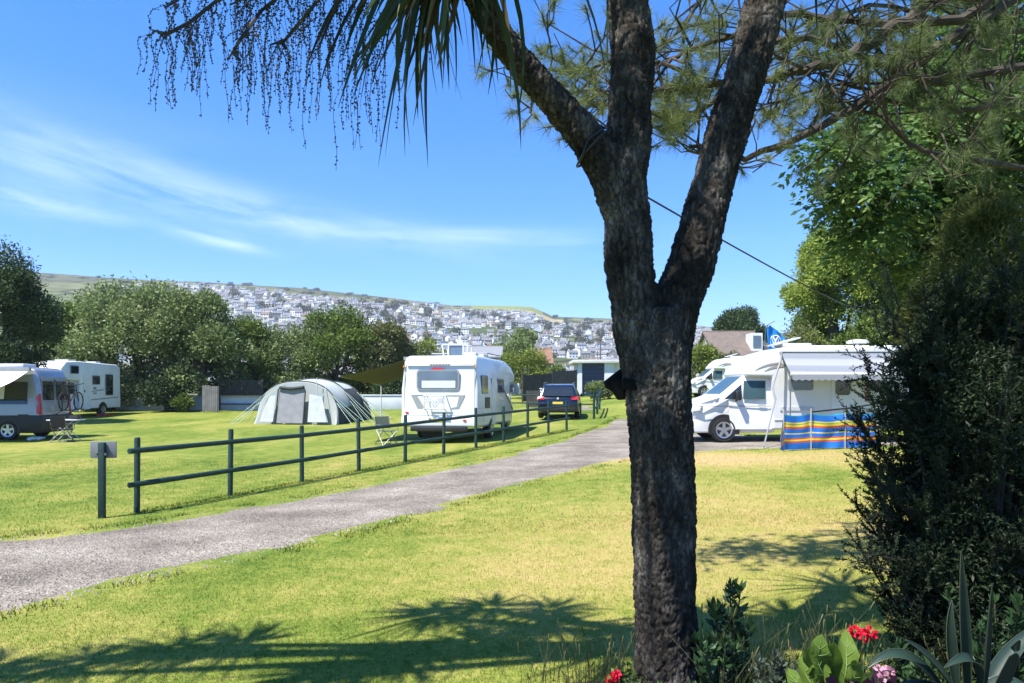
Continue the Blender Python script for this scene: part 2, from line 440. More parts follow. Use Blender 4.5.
# mown blades standing in the nearer lawn
def blades(name, n, y0, y1, h, w, seed, pw=1.0, xr=None, flop=.5):
    g = np.random.default_rng(seed)
    Y = y0 + (y1 - y0) * g.random(n) ** pw
    X = (g.random(n) * 2 - 1) * (Y * .74 + .3) if xr is None else xr[0] + (xr[1] - xr[0]) * g.random(n)
    k = ~in_road(X, Y); X, Y = X[k], Y[k]; n = len(X)
    Z = GZV(X, Y)
    a = g.random(n) * 6.283; hh = h * (.5 + g.random(n)); la = g.random(n) * 6.283; ll = hh * flop * (.3 + g.random(n))
    dx, dy = np.cos(a) * w / 2, np.sin(a) * w / 2
    P = np.empty((n, 3, 3))
    P[:, 0] = np.stack([X - dx, Y - dy, Z - .004], 1); P[:, 1] = np.stack([X + dx, Y + dy, Z - .004], 1)
    P[:, 2] = np.stack([X + np.cos(la) * ll, Y + np.sin(la) * ll, Z + hh], 1)
    o = npmesh(name, P.reshape(-1, 3), np.arange(n * 3).reshape(n, 3), LAWN)
    return tag(o, kind='stuff')
blades('grass', 120000, 3.9, 9.5, .022, .0045, 1, 1.2, flop=.9)
blades('grass', 90000, 8.5, 19, .026, .008, 2, flop=.9)
# longer tufts along the drive's edges and under the fence
def edge_tufts():
    g = np.random.default_rng(8); P = []
    for i in range(len(outl)):
        a, b = outl[i], outl[(i + 1) % len(outl)]
        if min(a[1], b[1]) > 30: continue
        d = math.hypot(b[0] - a[0], b[1] - a[1]); dens = 260 if min(a[1], b[1]) < 12 else 120
        for _ in range(int(d * dens)):
            t = g.random(); wob = g.normal(0, .10)
            x = a[0] + (b[0] - a[0]) * t - (b[1] - a[1]) / d * wob; y = a[1] + (b[1] - a[1]) * t + (b[0] - a[0]) / d * wob
            if mnoise.noise(Vector((x * 1.5, y * 1.5, 7))) < -.05: continue
            P.append((x, y))
    for k in range(5200):
        t = g.random(); x = -5.5 + 7.5 * t; y = 10.85 + 16.2 * t
        P.append((x + g.normal(0, .07), y + g.normal(0, .07)))
    P = np.array(P); n = len(P); Z = GZV(P[:, 0], P[:, 1])
    a = g.random(n) * 6.283; hh = .034 * (.4 + g.random(n)); la = g.random(n) * 6.283
    Q = np.empty((n, 3, 3)); w = .005 + .0003 * P[:, 1]
    Q[:, 0] = np.stack([P[:, 0] - np.cos(a) * w, P[:, 1] - np.sin(a) * w, Z - .003], 1); Q[:, 1] = np.stack([P[:, 0] + np.cos(a) * w, P[:, 1] + np.sin(a) * w, Z - .003], 1)
    Q[:, 2] = np.stack([P[:, 0] + np.cos(la) * hh * .5, P[:, 1] + np.sin(la) * hh * .5, Z + hh], 1)
    tag(npmesh('grass', Q.reshape(-1, 3), np.arange(n * 3).reshape(n, 3), LAWN), kind='stuff')
edge_tufts()

# ================================================================== hill across the valley
RX = [-400, 0, 60, 120, 200, 300, 400, 455, 468, 480, 505, 530, 540, 550, 620, 690, 760, 1024, 1500]
RYp = [266, 270, 274, 278.5, 282, 288, 299, 306, 305.5, 305.5, 306, 306.5, 310, 316.5, 319, 325, 332, 345, 350]
def hz(x, y):
    u = x / y * F + 512
    zr = CAMZ + (HY - float(np.interp(u, RX, RYp))) / F * 1300
    t = (y - 330) / (1300 - 330)
    z = -14 + (zr + 14) * max(0, min(t, 1)) ** .92
    if t > 1: z -= (y - 1300) * .12
    return z + 2.5 * mnoise.noise(Vector((x * .01, y * .01, 0))) * min(1, max(0, 1.05 - t) * 4)
us = np.linspace(-1.25, 1.25, 181); ds = np.concatenate([np.arange(330, 1300, 22), np.arange(1300, 2300, 60)])
V = np.array([(u * d, d, hz(u * d, d)) for d in ds for u in us]); nx = len(us)
Fc = np.array([(j * nx + i, j * nx + i + 1, (j + 1) * nx + i + 1, (j + 1) * nx + i) for j in range(len(ds) - 1) for i in range(nx - 1)])
def hill_material():
    m, nt, p, o = _nt('hill_fields')
    g = N(nt, 'ShaderNodeNewGeometry')
    mp = N(nt, 'ShaderNodeMapping'); mp.inputs['Scale'].default_value = (.008, .005, .0); mp.inputs['Rotation'].default_value = (0, 0, .3); L(nt, g.outputs['Position'], mp.inputs['Vector'])
    vo = N(nt, 'ShaderNodeTexVoronoi'); vo.inputs['Scale'].default_value = 1; L(nt, mp.outputs[0], vo.inputs['Vector'])
    ve = N(nt, 'ShaderNodeTexVoronoi'); ve.feature = 'DISTANCE_TO_EDGE'; ve.inputs['Scale'].default_value = 1; L(nt, mp.outputs[0], ve.inputs['Vector'])
    s = N(nt, 'ShaderNodeSeparateColor'); L(nt, vo.outputs['Color'], s.inputs[0])
    c = ramp(nt, s.outputs[0], [(0, (.05, .075, .03)), (.35, (.10, .125, .045)), (.6, (.145, .15, .065)), (.8, (.06, .075, .035)), (1, (.18, .165, .085))])
    n1 = N(nt, 'ShaderNodeTexNoise'); n1.inputs['Scale'].default_value = .05; n1.inputs['Detail'].default_value = 6; L(nt, g.outputs['Position'], n1.inputs['Vector'])
    e = ramp(nt, ve.outputs['Distance'], [(.0, (.30, .32, .25)), (.02, (.40, .42, .35)), (.03, (1, 1, 1))])
    mx = N(nt, 'ShaderNodeMix', data_type='RGBA', blend_type='MULTIPLY'); mx.inputs[0].default_value = 1; L(nt, c, mx.inputs[6]); L(nt, e, mx.inputs[7])
    c3 = ramp(nt, n1.outputs['Fac'], [(.35, (.5, .52, .5)), (.65, (1.1, 1.1, 1.05))])
    m3 = N(nt, 'ShaderNodeMix', data_type='RGBA', blend_type='MULTIPLY'); m3.inputs[0].default_value = 1; L(nt, mx.outputs[2], m3.inputs[6]); L(nt, c3, m3.inputs[7])
    L(nt, m3.outputs[2], p.inputs['Base Color']); p.inputs['Roughness'].default_value = 1; p.inputs['Specular IOR Level'].default_value = .05
    return m
FIELD = mat('hill_grass_field', (.155, .185, .05), .95, var=.15, scale=.02, spec=.05)
STUB = mat('hill_stubble_field', (.30, .25, .13), .95, var=.12, scale=.02, spec=.05)
SCRUB = mat('hill_scrub', (.045, .055, .028), 1, var=.5, scale=.03, spec=.05)
mi = []
for j in range(len(ds) - 1):
    for i in range(nx - 1):
        px = (us[i] + us[i + 1]) / 2 * F + 512; y = (ds[j] + ds[j + 1]) / 2; k = 0
        if 466 < px < 546 and y > 1150: k = 1
        elif 455 < px < 560 and 1060 < y <= 1160: k = 2
        elif y > 1285 and (px < 455 or px > 555): k = 3
        mi.append(k)
tag(npmesh('hill', V, Fc, [hill_material(), FIELD, STUB, SCRUB], smooth=True, mi=mi), kind='structure')

# ================================================================== town on the hill
SLATES = [mat('slate_roof', (.13, .133, .142), .7, var=.2, scale=.5), mat('pale_slate_roof', (.17, .17, .178), .7, var=.2, scale=.5), mat('brown_tile_roof', (.15, .105, .085), .8, var=.2, scale=.5)]
WALLS = [mat('white_render', (.70, .70, .68), .8, var=.06, scale=.3), mat('cream_render', (.60, .55, .46), .8, var=.06, scale=.3), mat('grey_stone_wall', (.26, .25, .235), .9, var=.15, scale=.6), mat('pale_blue_render', (.36, .44, .54), .8, var=.05, scale=.3)]
WIN = glassmat('far_window', (.035, .04, .05), .2)
def house_mesh(i, w, d, he, hr, storeys, wall, roof, bays):
    m = MB(); m.cur = 0; hw, hd = w / 2, d / 2
    m.add([(-hw, -hd, -6), (hw, -hd, -6), (hw, hd, -6), (-hw, hd, -6), (-hw, -hd, he), (hw, -hd, he), (hw, hd, he), (-hw, hd, he), (-hw, 0, hr - .05), (hw, 0, hr - .05)],
          [(0, 1, 5, 4), (1, 2, 6, 9, 5), (2, 3, 7, 6), (3, 0, 4, 8, 7)])
    m.cur = 1; s = (hr - he) / hd; e = .35
    for sg in (-1, 1):
        m.plate([(-hw - .2, sg * (hd + e), he - e * s), (hw + .2, sg * (hd + e), he - e * s), (hw + .2, 0, hr), (-hw - .2, 0, hr)], (0, sg * s, 1), .2)
    m.cur = 0; m.box((hw * .75, 0, hr + .45), (.9, .7, 1.5))
    if i % 2: m.box((-hw * .75, 0, hr + .45), (.9, .7, 1.5))
    m.cur = 2
    for st in range(storeys):
        for b in range(bays):
            x = -hw + w * (b + .5) / bays; z = 1.4 + st * 2.6
            m.box((x, -hd - .03, z), (1.3 if st or b != 1 else 1.0, .1, 1.3)); m.box((x, hd + .03, z), (1.2, .1, 1.2))
    if i in (2, 5):
        m.cur = 0; m.box((0, -hd * .55, he + .9), (1.8, hd * .8, 1.5)); m.cur = 2; m.box((0, -hd * .96, he + 1), (1.2, .12, .9)); m.cur = 1; m.box((0, -hd * .55, he + 1.75), (2.1, hd * .9, .18))
    me = bpy.data.meshes.new('hillside_house'); me.from_pydata(m.v, [], m.f); me.polygons.foreach_set('material_index', m.m)
    for q in (wall, roof, WIN): me.materials.append(q)
    me.update(); return me
HM = [(house_mesh(0, 9, 7.5, 5.2, 7.8, 2, WALLS[0], SLATES[0], 3), 'white rendered house with dark slate roof on the far hillside'),
      (house_mesh(1, 11, 8, 5.2, 8.0, 2, WALLS[0], SLATES[1], 4), 'long white house with pale grey roof on the far hillside'),
      (house_mesh(2, 10, 8, 2.8, 6.4, 1, WALLS[0], SLATES[1], 3), 'white dormer bungalow with pale roof on the far hillside'),
      (house_mesh(3, 8, 8, 5.4, 8.4, 2, WALLS[1], SLATES[0], 2), 'cream house with dark slate roof on the far hillside'),
      (house_mesh(4, 10, 8, 5.4, 8.2, 2, WALLS[2], SLATES[0], 3), 'grey stone house with slate roof on the far hillside'),
      (house_mesh(5, 12, 8, 2.9, 6.2, 1, WALLS[1], SLATES[2], 3), 'cream bungalow with brown tiled roof on the far hillside'),
      (house_mesh(6, 8, 8, 7.6, 10.2, 3, WALLS[3], SLATES[1], 2), 'tall pale blue house with grey roof on the far hillside'),
      (house_mesh(7, 13, 8, 7.4, 9.8, 3, WALLS[0], SLATES[0], 4), 'three storey white terrace house on the far hillside')]
WT = [20, 17, 15, 11, 16, 9, 2, 9]
rg = random.Random(11); spots = []
y = 400
while y < 1180:
    x = -.52 * y
    while x < .27 * y:
        if mnoise.noise(Vector((x * .006, y * .009, 5))) > -.22 + .5 * sstep(980, 1180, y) and rg.random() < .93:
            yy = y + rg.uniform(-5, 5) + 10 * math.sin(x * .012 + y)
            px = x / yy * F + 512
            if not (yy > 1070 and 440 < px < 560) and not (px < 330 and yy > 1030 and rg.random() < .75):
                spots.append((x, yy))
        x += rg.uniform(7.8, 12.5)
    y += rg.uniform(16, 23)
vis = [s for s in spots if HY - F * (hz(*s) + 6 - CAMZ) / s[1] < (364 if s[0] / s[1] * F + 512 > 515 else 352) and 225 < s[0] / s[1] * F + 512 < 622]
vis.sort(key=lambda s: s[1]); near = vis[:295]; ns = set(near); rest = [s for s in spots if s not in ns]
for x, y in near:
    k = rg.choices(range(8), WT)[0]; me, lab = HM[k]
    o = bpy.data.objects.new('hillside_house', me); COL.objects.link(o)
    o.scale = (rg.uniform(.62, .84),) * 2 + (rg.uniform(.62, .85),); o.location = (x, y, hz(x, y) + .2); o.rotation_euler.z = rg.gauss(0, .28) + (math.pi / 2 if rg.random() < .22 else 0) + (math.pi if rg.random() < .5 else 0)
    tag(o, lab, 'house', 'houses of the town on the far hillside')
VV, FF, MI = [], [], []
fm = {}
ml = WALLS + SLATES + [WIN]
for me, _ in HM: fm[me] = (np.array([v.co[:] for v in me.vertices]), [tuple(p.vertices) for p in me.polygons], [ml.index(me.materials[p.material_index]) for p in me.polygons])
vo_ = 0; Vl = []; Fl = []; Ml = []
for x, y in rest:
    k = rg.choices(range(8), WT)[0]; a, f, mm = fm[HM[k][0]]
    r = rg.gauss(0, .28) + (math.pi / 2 if rg.random() < .22 else 0); c, s = math.cos(r), math.sin(r)
    q = a.copy() * rg.uniform(.62, .84); a = q.copy(); q[:, 0] = a[:, 0] * c - a[:, 1] * s + x; q[:, 1] = a[:, 0] * s + a[:, 1] * c + y; q[:, 2] += hz(x, y) + .2
    Vl.append(q); Fl += [tuple(i + vo_ for i in t) for t in f]; Ml += mm; vo_ += len(q)
me = bpy.data.meshes.new('town_houses'); me.from_pydata(np.concatenate(Vl), [], Fl); me.polygons.foreach_set('material_index', Ml)
tag(link(me, 'town_houses', None, ml), 'mass of white and grey houses covering the upper hillside', kind='stuff')
print('town', len(near), len(rest))

# trees among the houses
def hill_tree(seed):
    g = np.random.default_rng(seed); n = 420; d = g.normal(size=(n, 3)); d /= np.linalg.norm(d, axis=1, keepdims=True)
    P = d * (1 - .5 * g.random((n, 1)) ** 2) * np.array([3.2, 3.2, 3.0]) + np.array([0, 0, 3.6]); P += .25 * np.sin(P * 1.9 + seed)
    u = g.normal(size=(n, 3)); v = np.cross(u, d); V = np.stack([P, P + u * .45, P + v * .55 + u * .2], 1).reshape(-1, 3)
    m = bpy.data.meshes.new('hillside_tree'); m.from_pydata(V.tolist(), [], np.arange(n * 3).reshape(n, 3).tolist()); m.materials.append(leafmat('far_leaves', [(.03, .04, .02), (.055, .07, .033), (.09, .10, .05)], .7, .2, .1)); m.update(); return m
HT = [hill_tree(k) for k in range(4)]
sel = [s_ for s_ in spots if 215 < s_[0] / s_[1] * F + 512 < 625]; rg.shuffle(sel)
for x, y in sel[:130]:
    x += rg.uniform(-9, 9); y -= rg.uniform(5, 13)
    o = bpy.data.objects.new('hillside_tree', rg.choice(HT)); COL.objects.link(o); k = rg.uniform(.8, 2.0); o.location = (x, y, hz(x, y) - .3); o.scale = (k * rg.uniform(.9, 1.6), k, k * rg.uniform(.7, 1.1)); o.rotation_euler.z = rg.random() * 6
    tag(o, 'dark green tree among the houses on the far hillside', 'tree', 'trees among the far houses')
# scrub and hedge trees along the top of the hill
for k in range(38):
    px = rg.choice([rg.uniform(40, 330), rg.uniform(300, 470), rg.uniform(548, 625)]); y = rg.uniform(1130, 1300); x = (px - 512) / F * y
    o = bpy.data.objects.new('ridge_tree', rg.choice(HT)); COL.objects.link(o); k = rg.uniform(.7, 1.25); o.location = (x, y, hz(x, y) - 1.2); o.scale = (k * rg.uniform(1.2, 3.0), k, k * rg.uniform(.6, .9)); o.rotation_euler.z = rg.gauss(0, .4)
    tag(o, 'low dark tree on the skyline of the far hill', 'tree', 'trees along the hilltop')

# loose stones on the nearer drive and a few fallen leaves
g = np.random.default_rng(77); n = 26000
Yv = 5.0 + 13 * g.random(n) ** 1.6; X = (g.random(n) * 2 - 1) * (Yv * .74); k = in_road(X + g.normal(size=n) * .05, Yv + g.normal(size=n) * .05); X, Yv = X[k], Yv[k]; n = len(X)
T4 = np.array([(1, 0, -.6), (-.6, .9, -.6), (-.6, -.9, -.6), (0, 0, .8)]); F4 = np.array([(0, 1, 3), (1, 2, 3), (2, 0, 3)])
a = g.random(n) * 6.283; s_ = (.006 + .012 * g.random(n) ** 3)[:, None, None]; c, sn = np.cos(a)[:, None], np.sin(a)[:, None]
Q = np.stack([T4[None, :, 0] * c - T4[None, :, 1] * sn, T4[None, :, 0] * sn + T4[None, :, 1] * c, np.repeat(T4[None, :, 2], n, 0)], 2) * s_ * (.7 + .6 * g.random((n, 4, 1)))
Q += np.stack([X, Yv, GZV(X, Yv) + .009], 1)[:, None, :]
o = npmesh('loose_gravel', Q.reshape(-1, 3), (F4[None] + (np.arange(n) * 4)[:, None, None]).reshape(-1, 3), leafmat('stone_chips', [(.09, .077, .068), (.17, .148, .132), (.25, .222, .20), (.33, .30, .275)], .9, 0.0, 3, .1)); tag(o, kind='stuff')
print('stones', n)
# ================================================================== low-profile coachbuilt motor caravan, nose towards -X
def coachbuilt(label, loc, rz, L_=5.95, full=True, H=2.64, name='motorhome'):
    r = thing(name, label, 'motorhome', loc, rz)
    Y = lambda s: L_ / 2 - s
    hc, hb = .95, 1.06
    cab = prism([(Y(s), z) for s, z in [(.02, .32), (0, .62), (.04, .92), (.2, 1.08), (.72, 1.24), (.82, 1.28), (1.5, 1.83), (2.3, 1.86), (2.3, .27), (.15, .25)]], hc, .10, 1.1, 1.9, .16, (Y(.7), Y(0)))
    cab.build('cab', WHITE, r, bevel=.05, bseg=3, angle=40)
    e = L_
    body = prism([(Y(s), z) for s, z in [(2.22, .36), (2.2, 1.80), (1.52, 1.80), (1.46, 1.88), (1.72, 2.2), (2.1, 2.46), (2.6, H - .04), (3.0, H), (e - .25, H), (e, H - .12), (e + .02, .9), (e - .05, .36)]], hb, .04, 2.2, 2.7)
    body.build('body', WHITE2, r, bevel=.06, bseg=3, angle=40)
    # windscreen and bonnet line
    a, b = (Y(.87), 1.305), (Y(1.47), 1.795)
    n = Vector((0, b[1] - a[1], -(b[0] - a[0])))
    MB().plate([(-.76, a[0], a[1]), (.76, a[0], a[1]), (.70, b[0], b[1]), (-.70, b[0], b[1])], n, .02).build('windscreen', GLASST, r)
    for sd in (-1, 1):
        xs_ = lambda z: sd * (hc - .10 * sstep(1.1, 1.9, z) + .004)
        f = lambda P, m, nm, t=.012: MB().plate([(xs_(z), Y(s), z) for s, z in P], (sd, 0, 0), t).build(nm, m, r)
        dr = f([(1.12, .36), (2.22, .36), (2.22, 1.74), (1.62, 1.73), (1.05, 1.27), (1.05, .8)], WHITE, 'cab_door', .006)
        m = MB(); m.plate([(xs_(z) + sd * .008, Y(s), z) for s, z in [(1.44, 1.18), (2.03, 1.18), (2.07, 1.68), (1.48, 1.68)]], (sd, 0, 0), .01); m.build('door_window', GLASST, dr)
        m = MB(); m.plate([(xs_(z) + sd * .008, Y(s), z) for s, z in [(.92, 1.18), (1.40, 1.18), (1.40, 1.58)]], (sd, 0, 0), .01); m.build('quarter_light', GLASS, dr)
        m = MB(); m.box((sd * (hc + .02), Y(1.95), 1.02), (.03, .2, .04)); m.build('handle', LGREY, dr)
        m = MB(); m.box((sd * (hc + .01), Y(1.35), .99), (.02, 2.2, .012)); m.build('trim_line', BLACKP, r)
        mm = MB(); mm.box((sd * (hc + .16), Y(1.27), 1.28), (.2, .1, .26)); mm.beam((sd * (hc - .05), Y(1.25), 1.12), (sd * (hc + .12), Y(1.27), 1.18), .05)
        mm.build('wing_mirror', BLACKP, r, bevel=.02)
        hl = MB(); hl.plate([(sd * (hc - .14), Y(.12), .98), (sd * (hc - .08), Y(.34), 1.05), (sd * (hc - .06), Y(.32), .86), (sd * (hc - .13), Y(.08), .82)], (sd, .5, .2), .05); hl.build('headlight', LGREY, r, bevel=.01)
        arch(r, sd * (hc - .005), Y(.92), .34, .43, sd)
        wheel(r, sd * (hc - .1), Y(.92), .34, .34, .23, sd)
        arch(r, sd * (hb - .005), Y(4.2), .34, .40, sd)
        wheel(r, sd * (hb - .1), Y(4.2), .34, .34, .23, sd)
        m = MB(); BR = mat('bronze_decal', (.33, .30, .27), .5)
        for (s0, z0), (s1, z1), (s2, z2), w in (((1.72, 1.95), (2.05, 2.12), (2.55, 2.16), .05), ((1.98, 1.93), (2.3, 2.06), (2.75, 2.08), .08)):
            pr = []
            for k in range(9):
                t = k / 8; q = ((1 - t) ** 2 * s0 + 2 * t * (1 - t) * s1 + t * t * s2, (1 - t) ** 2 * z0 + 2 * t * (1 - t) * z1 + t * t * z2); pr.append(q)
            up = [(s, z + w * math.sin(math.pi * (k + .3) / 9)) for k, (s, z) in enumerate(pr)]
            m.plate([(sd * (hb - .03 * sstep(2.2, 2.7, z) + .003), Y(s), z) for s, z in pr + up[::-1]], (sd, 0, 0), .004)
        m.build('side_graphic', BR, r)
        wx = sd * (hb + .002)
        def window(s0, s1, z0, z1, blind=None):
            fr = side_plate(r, 'window', rrect(Y((s0 + s1) / 2), (z0 + z1) / 2, s1 - s0, z1 - z0, .06), wx, sd, GREYP, .015)
            side_plate(fr, 'pane', rrect(Y((s0 + s1) / 2), (z0 + z1) / 2, s1 - s0 - .07, z1 - z0 - .07, .04), wx + sd * .013, sd, GLASS if not blind else blind, .006)
        window(2.62, 3.3, 1.42, 1.74, GLASSB)
        window(4.75, 5.35, 1.4, 1.8)
        dd = side_plate(r, 'entrance_door', rrect(Y(4.1), 1.12, .62, 1.45, .05), wx, sd, OFFW, .012)
        fr = side_plate(dd, 'window', rrect(Y(4.1), 1.52, .4, .46, .08), wx + sd * .012, sd, GLASS, .012)
        m = MB(); m.box((wx + sd * .012, Y(2.85), .92), (.02, .9, .1)); m.box((wx + sd * .01, Y(3.0), .62), (.02, 1.5, .015)); m.build('skirt_trim', LGREY, r)
        m = MB()
        for z in (1.15, 1.25, 1.35, 1.45, 1.55): m.box((wx + sd * .006, Y(4.72), z), (.008, .05, .06))
        m.build('marker_strip', mat('red_white_strip', (.6, .12, .1), .5), r)
    m = MB(); m.box((0, Y(.0), .42), (1.5, .1, .22)); m.build('bumper', GREYP, r, bevel=.04)
    m = MB(); m.box((0, Y(3.15), H + .05), (.75, .8, .1)); m.build('roof_hatch', LGREY, r, bevel=.03)
    m = MB(); m.plate([(-.33, Y(2.55), H + .04), (.33, Y(2.55), H + .04), (.33, Y(3.25), H + .24), (-.33, Y(3.25), H + .24)], (0, .2, 1), .04); m.build('raised_vent', LGREY, r)
    m = MB(); m.lathe([(.02, 0), (.05, 0), (.05, .09), (.30, .12), (.30, .17), (.22, .21), (.02, .23)], (0, Y(5.0), H), 'z', 20); m.build('satellite_dome', WHITE2, r, smooth=True)
    return r, Y, hb

vx, vy = 4.84 + 2.98, 21.08
vw, Y, hb = coachbuilt('white low-roof motorhome with striped awning side and blue striped windbreak beside it', (vx, vy, gz(6.5, 20.3)), R(90))
vw['label'] = 'white motorhome with awning half wound out behind a striped windbreak'
# wind-out awning on the camera side (local -x), sagging steeply to its front bar
AW = bpy.data.materials.new('awning_fabric'); AW.use_nodes = True
nt = AW.node_tree; p = nt.nodes['Principled BSDF']; tcn = N(nt, 'ShaderNodeTexCoord'); sp = N(nt, 'ShaderNodeSeparateXYZ'); L(nt, tcn.outputs['Object'], sp.inputs[0])
ab = N(nt, 'ShaderNodeMath', operation='MULTIPLY'); ab.inputs[1].default_value = 2.4; L(nt, sp.outputs[0], ab.inputs[0])
fr = N(nt, 'ShaderNodeMath', operation='FRACT'); L(nt, ab.outputs[0], fr.inputs[0])
c = ramp(nt, fr.outputs[0], [(0, (.17, .185, .215)), (.35, (.185, .20, .23)), (.45, (.27, .28, .295)), (.8, (.26, .27, .285)), (.95, (.17, .185, .21))]); L(nt, c, p.inputs['Base Color']); p.inputs['Roughness'].default_value = .8
m = MB(); xa, xb = -hb - .05, -hb - .82; y0, y1 = Y(2.42), Y(5.85)
n_ = 12; ny = 14; vs = []
for i in range(n_ + 1):
    t = i / n_
    for j in range(ny + 1):
        s = j / ny
        vs.append((xa + (xb - xa) * t, y0 + (y1 - y0) * s, 2.46 - .64 * t - .05 * math.sin(math.pi * t) - .03 * math.sin(math.pi * s) * t))
fs = [(i * (ny + 1) + j, i * (ny + 1) + j + 1, (i + 1) * (ny + 1) + j + 1, (i + 1) * (ny + 1) + j) for i in range(n_) for j in range(ny)]
m.add(vs, fs)
# scalloped valance below the front bar
vb = []
nv = 40
for k in range(nv + 1):
    yy = y0 + (y1 - y0) * k / nv; vb += [(xb - .03, yy, 1.82), (xb - .035, yy, 1.70 - .035 * abs(math.sin(k * math.pi / 2)))]
m.add(vb, [(2 * k, 2 * k + 1, 2 * k + 3, 2 * k + 2) for k in range(nv)])
aw = m.build('awning', AW, vw, smooth=True)
m = MB(); m.box((-hb - .05, (y0 + y1) / 2, 2.5), (.12, abs(y1 - y0) + .1, .11)); m.build('cassette', WHITE2, aw, bevel=.02)
m = MB(); m.tube([(xb, y0 + .03, 1.84), (xb, y1, 1.84)], .035, 10); m.build('front_bar', WHITE2, aw, smooth=True)
for yy in (y0 + .02, y1):
    m = MB(); m.tube([(xb + .05, yy, 1.84), (xb + .08, yy, .0)], .018, 8); m.build('support_leg', STEEL, aw, smooth=True)
m = MB(); q = []
for k in range(14):
    t = k / 13; q.append((-hb - .12 - .45 * t ** 1.2, y0 + .02 + .28 * math.sin(t * 2.2) ** 2 * (1 if t < .75 else 1) + .3 * max(0, t - .55), 2.44 - 1.25 * t))
m.tube(q, .028, 8)
m.tube([q[-1], (-hb - 1.75, y0 + 1.05, .02)], .02, 6); m.build('tie_down_strap', GREYP, aw, smooth=True)

# windbreak
WB = bpy.data.materials.new('windbreak_canvas'); WB.use_nodes = True
nt = WB.node_tree; p = nt.nodes['Principled BSDF']; tcn = N(nt, 'ShaderNodeTexCoord'); sp = N(nt, 'ShaderNodeSeparateXYZ'); L(nt, tcn.outputs['UV'], sp.inputs[0])
cr = nt.nodes.new('ShaderNodeValToRGB'); cr.color_ramp.interpolation = 'CONSTANT'
BL, YE, RE, NA = (.015, .17, .62), (.80, .60, .06), (.66, .09, .035), (.03, .34, .42)
stops = [(0, BL), (.19, RE), (.24, YE), (.29, RE), (.335, BL), (.44, YE), (.475, BL), (.60, RE), (.66, YE), (.72, (.1, .35, .12)), (.75, YE), (.79, BL), (.965, NA)]
e = cr.color_ramp.elements
while len(e) < len(stops): e.new(.5)
for i, (q, cc) in enumerate(stops): e[i].position = q; e[i].color = (*cc, 1)
L(nt, sp.outputs[1], cr.inputs[0]); L(nt, cr.outputs[0], p.inputs['Base Color']); p.inputs['Roughness'].default_value = .85
t_ = N(nt, 'ShaderNodeBsdfTranslucent'); L(nt, cr.outputs[0], t_.inputs['Color']); ms = N(nt, 'ShaderNodeMixShader'); ms.inputs[0].default_value = .25
L(nt, p.outputs[0], ms.inputs[1]); L(nt, t_.outputs[0], ms.inputs[2]); L(nt, ms.outputs[0], nt.nodes['Material Output'].inputs['Surface'])
wroot = thing('windbreak', 'blue windbreak with yellow and red stripes pegged in front of the white motorhome', 'windbreak', (0, 0, 0))
WP = [(6.30, 17.35), (6.42, 17.5), (7.19, 17.8), (8.1, 18.0), (8.95, 18.15)]
def canvas(a, b, h0, h1, wob, seed):
    na, nb = 26, 8; V, Fc, U = [], [], []
    for i in range(na + 1):
        t = i / na; x = a[0] + (b[0] - a[0]) * t; y = a[1] + (b[1] - a[1]) * t; g = gz(x, y)
        for j in range(nb + 1):
            s = j / nb; sag = -.05 * math.sin(math.pi * t) * s
            V.append((x, y + wob * mnoise.noise(Vector((x * 3 + seed, s * 2, 0))) * (1 if 0 < i < na else 0), g + .03 + (h0 + (h1 - h0) * t - .03) * s + sag)); U.append((t, s))
    Fc = [(i * (nb + 1) + j, (i + 1) * (nb + 1) + j, (i + 1) * (nb + 1) + j + 1, i * (nb + 1) + j + 1) for i in range(na) for j in range(nb)]
    o = npmesh('canvas_panel', V, Fc, WB, wroot, smooth=True)
    uv = o.data.uv_layers.new(name='UVMap'); lv = np.zeros(len(o.data.loops), dtype=np.int32); o.data.loops.foreach_get('vertex_index', lv)
    uv.data.foreach_set('uv', np.array(U, dtype=np.float32)[lv].ravel())
for i in range(4): canvas(WP[i], WP[i + 1], .88 if i else .4, .88, .09, i * 5)
for (x, y) in WP[1:]:
    m = MB(); m.tube([(x, y - .012, gz(x, y) - .1), (x, y - .012, gz(x, y) + 1.0)], .014, 8); m.build('pole', mat('bare_wood_pole', (.42, .36, .26), .7), wroot, smooth=True)
m = MB(); m.tube([at(811, 412, 18.7), at(850, 408, 18.5), at(893, 401, 18.2)], .022, 6); m.build('guy_strap', BLACKP, wroot)

# second, farther motorhome
small, _, _ = coachbuilt('smaller white motorhome parked behind the motorhome with the windbreak', (11.4 + 3.0, 48.1, gz(12.5, 48)), R(90), 6.1, H=2.55)

# flag on a leaning pole behind the near motorhome
fp = thing('flag', 'blue flag with white round emblem on a pole behind the white motorhome', 'flag', (0, 0, 0))
base = Vector((8.25, 24.4, gz(8.2, 24.4))); tip = at(765.5, 326, 24.0)
m = MB(); m.tube([base, tip], [.02, .012], 8); m.tube([tip, at(775, 321, 24)], .012, 6); m.build('pole', STEEL, fp, smooth=True)
FB = mat('flag_blue', (.012, .25, .66), .8, var=.1, scale=2); FW = mat('flag_white', (.75, .78, .8), .8)
corner = [at(767, 327, 24), at(770.5, 326, 24), at(779, 334.5, 24.1), at(791.5, 344.5, 24.3), at(789, 349, 24.3), at(778, 351, 24.2), at(768, 353, 24.1), at(766, 346, 24)]
def flag_pt(p):
    return p + Vector((0, .05 * math.sin(p.x * 9 + p.z * 4) + .03 * math.sin(p.x * 21), 0))
